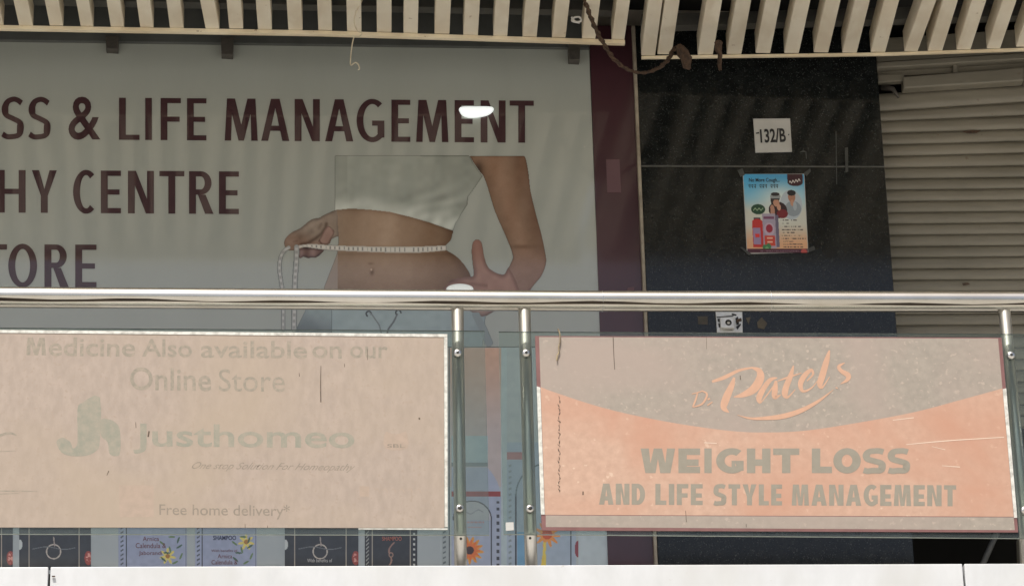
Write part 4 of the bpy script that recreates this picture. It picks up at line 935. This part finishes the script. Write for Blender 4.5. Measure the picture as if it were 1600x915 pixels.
Q_ = [[(290, 308, 20), (400, 270, 32), (520, 212, 24), (640, 187, 14)], [(636, 188, 14), (695, 215, 48), (705, 280, 70), (650, 370, 72), (560, 420, 45), (478, 440, 8)],
      [(482, 272, 16), (460, 340, 48), (412, 450, 66), (392, 530, 52), (436, 572, 8)],
      [(852, 274, 8), (790, 295, 36), (730, 375, 46), (695, 450, 50), (708, 494, 22)], [(712, 488, 8), (762, 425, 11), (828, 335, 12)], [(842, 300, 22), (832, 380, 50), (832, 442, 38), (884, 420, 6)],
      [(992, 170, 10), (968, 255, 42), (930, 350, 52), (918, 415, 52), (945, 440, 20), (1008, 375, 6)], [(858, 302, 8), (960, 266, 18), (1062, 233, 6)],
      [(1108, 302, 10), (1160, 245, 18), (1142, 208, 28), (1085, 260, 46), (1052, 330, 44), (1075, 390, 24), (1150, 360, 12), (1212, 282, 6)],
      [(1302, 38, 12), (1280, 120, 46), (1242, 250, 56), (1220, 330, 48), (1242, 356, 18), (1304, 266, 6)],
      [(1434, 146, 6), (1384, 176, 28), (1404, 216, 34), (1462, 252, 46), (1456, 292, 32), (1396, 328, 4)],
      [(508, 594, 3), (620, 624, 18), (760, 622, 32), (900, 606, 44), (1050, 560, 40), (1200, 480, 26), (1338, 376, 3)],
      [(116, 414, 8), (165, 402, 10), (212, 386, 10)], [(166, 404, 12), (150, 460, 16), (124, 526, 13)], [(206, 388, 8), (244, 410, 16), (238, 450, 18), (200, 502, 16), (124, 528, 9)], [(252, 462, 14), (272, 452, 16)], [(250, 512, 12), (294, 482, 10)], [(1356, 358, 10), (1374, 366, 10)]]
P_ = [[(1060+x/5.517, 540+y/5.517, w_/5.517) for x, y, w_ in st_] for st_ in Q_]
ribbon('script_logo', P_, y2, M_logo, rs)
for st_ in ([*[[(873+2*math.sin(k*1.9)+.6*math.sin(k*5.1), 618+k*6.3, .5), (874+1.2*math.sin(k*2.3), 621+k*6.3, 1.0+.9*abs(math.sin(k*1.3))), (874+.8*math.sin(k*1.1), 623.6+k*6.3+1.2*math.sin(k*3), .4)] for k in range(24)], [(911, 767, 2), (911, 772.5, 2)], [(958, 526, 1.2), (959, 552, 1), (960.5, 577, .9)], [(1071.3, 797, .8), (1072.5, 815, .9)], [(1166, 818, .8), (1166, 823, .9)], [(1156.5, 586, 1), (1157, 593, 1.2)], [(1103.8, 526, .6), (1104, 545, .5)]]):
    ribbon('drip', [st_], y2-.00025, M_drip, rs)
for st_ in ([[(1416, 694, .8), (1480, 688, 1.3), (1569, 682.5, 1.0)], [(1472, 727, .7), (1500, 729, 1.2)], [(1456, 697, .5), (1477, 702, .8)], [(1100, 691, 1), (1120, 692, 1)], [(1395, 656, .8), (1428, 652, 1)]]):
    ribbon('scratch', [st_], y2-.00025, M_scratch, rs)
# tie over the top edge of the pane
tag(tube('wire_tie', [P(u, v, YB-0.006) for u, v in spline([(871.5, 513.5), (874.5, 520), (875, 534), (873, 541), (873.5, 549), (870.5, 556), (870.3, 563)], 4)],
         [0.0022]*25, mat('yellowed wire', (0.42, 0.34, 0.20), (0.12, 0.08, 0.05), 50, 0.6), None, 8), 'short yellowed wire tie hooked over the glass at the peach sign', 'wire')

# ------------------------------------------------------------------ loose hangings
YC = -0.62
path = spline([(909, -25), (914, 0), (921, 22), (931, 46), (944, 70), (959, 92), (976, 106), (994, 113), (1012, 113), (1031, 105), (1044, 93), (1051, 80), (1056, 74)], 9)
cv, cf = [], []
for ph in (0, math.pi):
    pts = []
    for i, (u, v) in enumerate(path):
        c = P(u, v, YC + 0.28*i/len(path)); g = i*0.75+ph
        pts.append(c+Vector((0.0055*math.cos(g), 0.006*math.sin(g), 0.004*math.sin(g))))
    a, b = tube_geo(pts, [0.0052+0.0018*math.sin(i*1.7+ph) for i in range(len(pts))], 7, True, len(cv)); cv += a; cf += b
tag(mesh('rusty_cable', cv, cf, M_rust, None, True), 'rusty twisted cable looping below the gap between the two canopies', 'cable')
def clump(pts, rads, label, cat, y):
    vs, fs = [], []
    for k in range(3):
        pp = [P(u+random.uniform(-3, 3), v+random.uniform(-2, 2), y-0.01*k) for u, v in pts]
        a, b = tube_geo(pp, [r*random.uniform(.6, 1.25) for r in rads], 8, True, len(vs)); vs += a; fs += b
    return tag(mesh('rust_clump', vs, fs, M_rust, None, False), label, cat, 'rusty lumps on the canopy trim')
clump([(1062, 72), (1068, 82), (1071, 92), (1075, 103), (1077, 109)], [.010, .020, .017, .011, .003], 'large rusty lump at the end of the cable on the trim', 'rust lump', -0.40)
clump([(1124, 66), (1124, 78), (1125, 86), (1125, 98), (1124.5, 110)], [.014, .012, .006, .004, .002], 'thin rusty drip hanging from the trim right of the cable', 'rust lump', -0.42)
sp = [P(u, v, -0.55) for u, v in spline([(569, -8), (564, 5), (556, 20), (553.5, 35), (557, 46), (561, 50), (566, 51), (562, 57), (554, 58), (551, 66), (548.5, 84), (547.5, 98), (549, 102), (555, 98), (560, 101), (561.5, 108), (559, 109)], 5)]
tag(tube('hanging_string', sp, 0.0023, M_string, None, 6), 'thin pale string dangling from the slats in front of the banner', 'string')
sp = [P(u, v, -0.58) for u, v in spline([(893, 27), (899, 34), (908, 33), (905, 27), (897, 28), (894, 33), (906, 36)], 5)]
tag(tube('plastic_strap', sp, 0.004, M_plate, None, 6), 'curl of white plastic strap caught between two slats', 'strap')

# ------------------------------------------------------------------ render
S.render.engine = 'CYCLES'
S.cycles.max_bounces = 10; S.cycles.diffuse_bounces = 5; S.cycles.glossy_bounces = 4; S.cycles.transparent_max_bounces = 12
S.cycles.sample_clamp_indirect = 8; S.cycles.caustics_reflective = False; S.cycles.caustics_refractive = False
S.render.resolution_x = 1024; S.render.resolution_y = 585
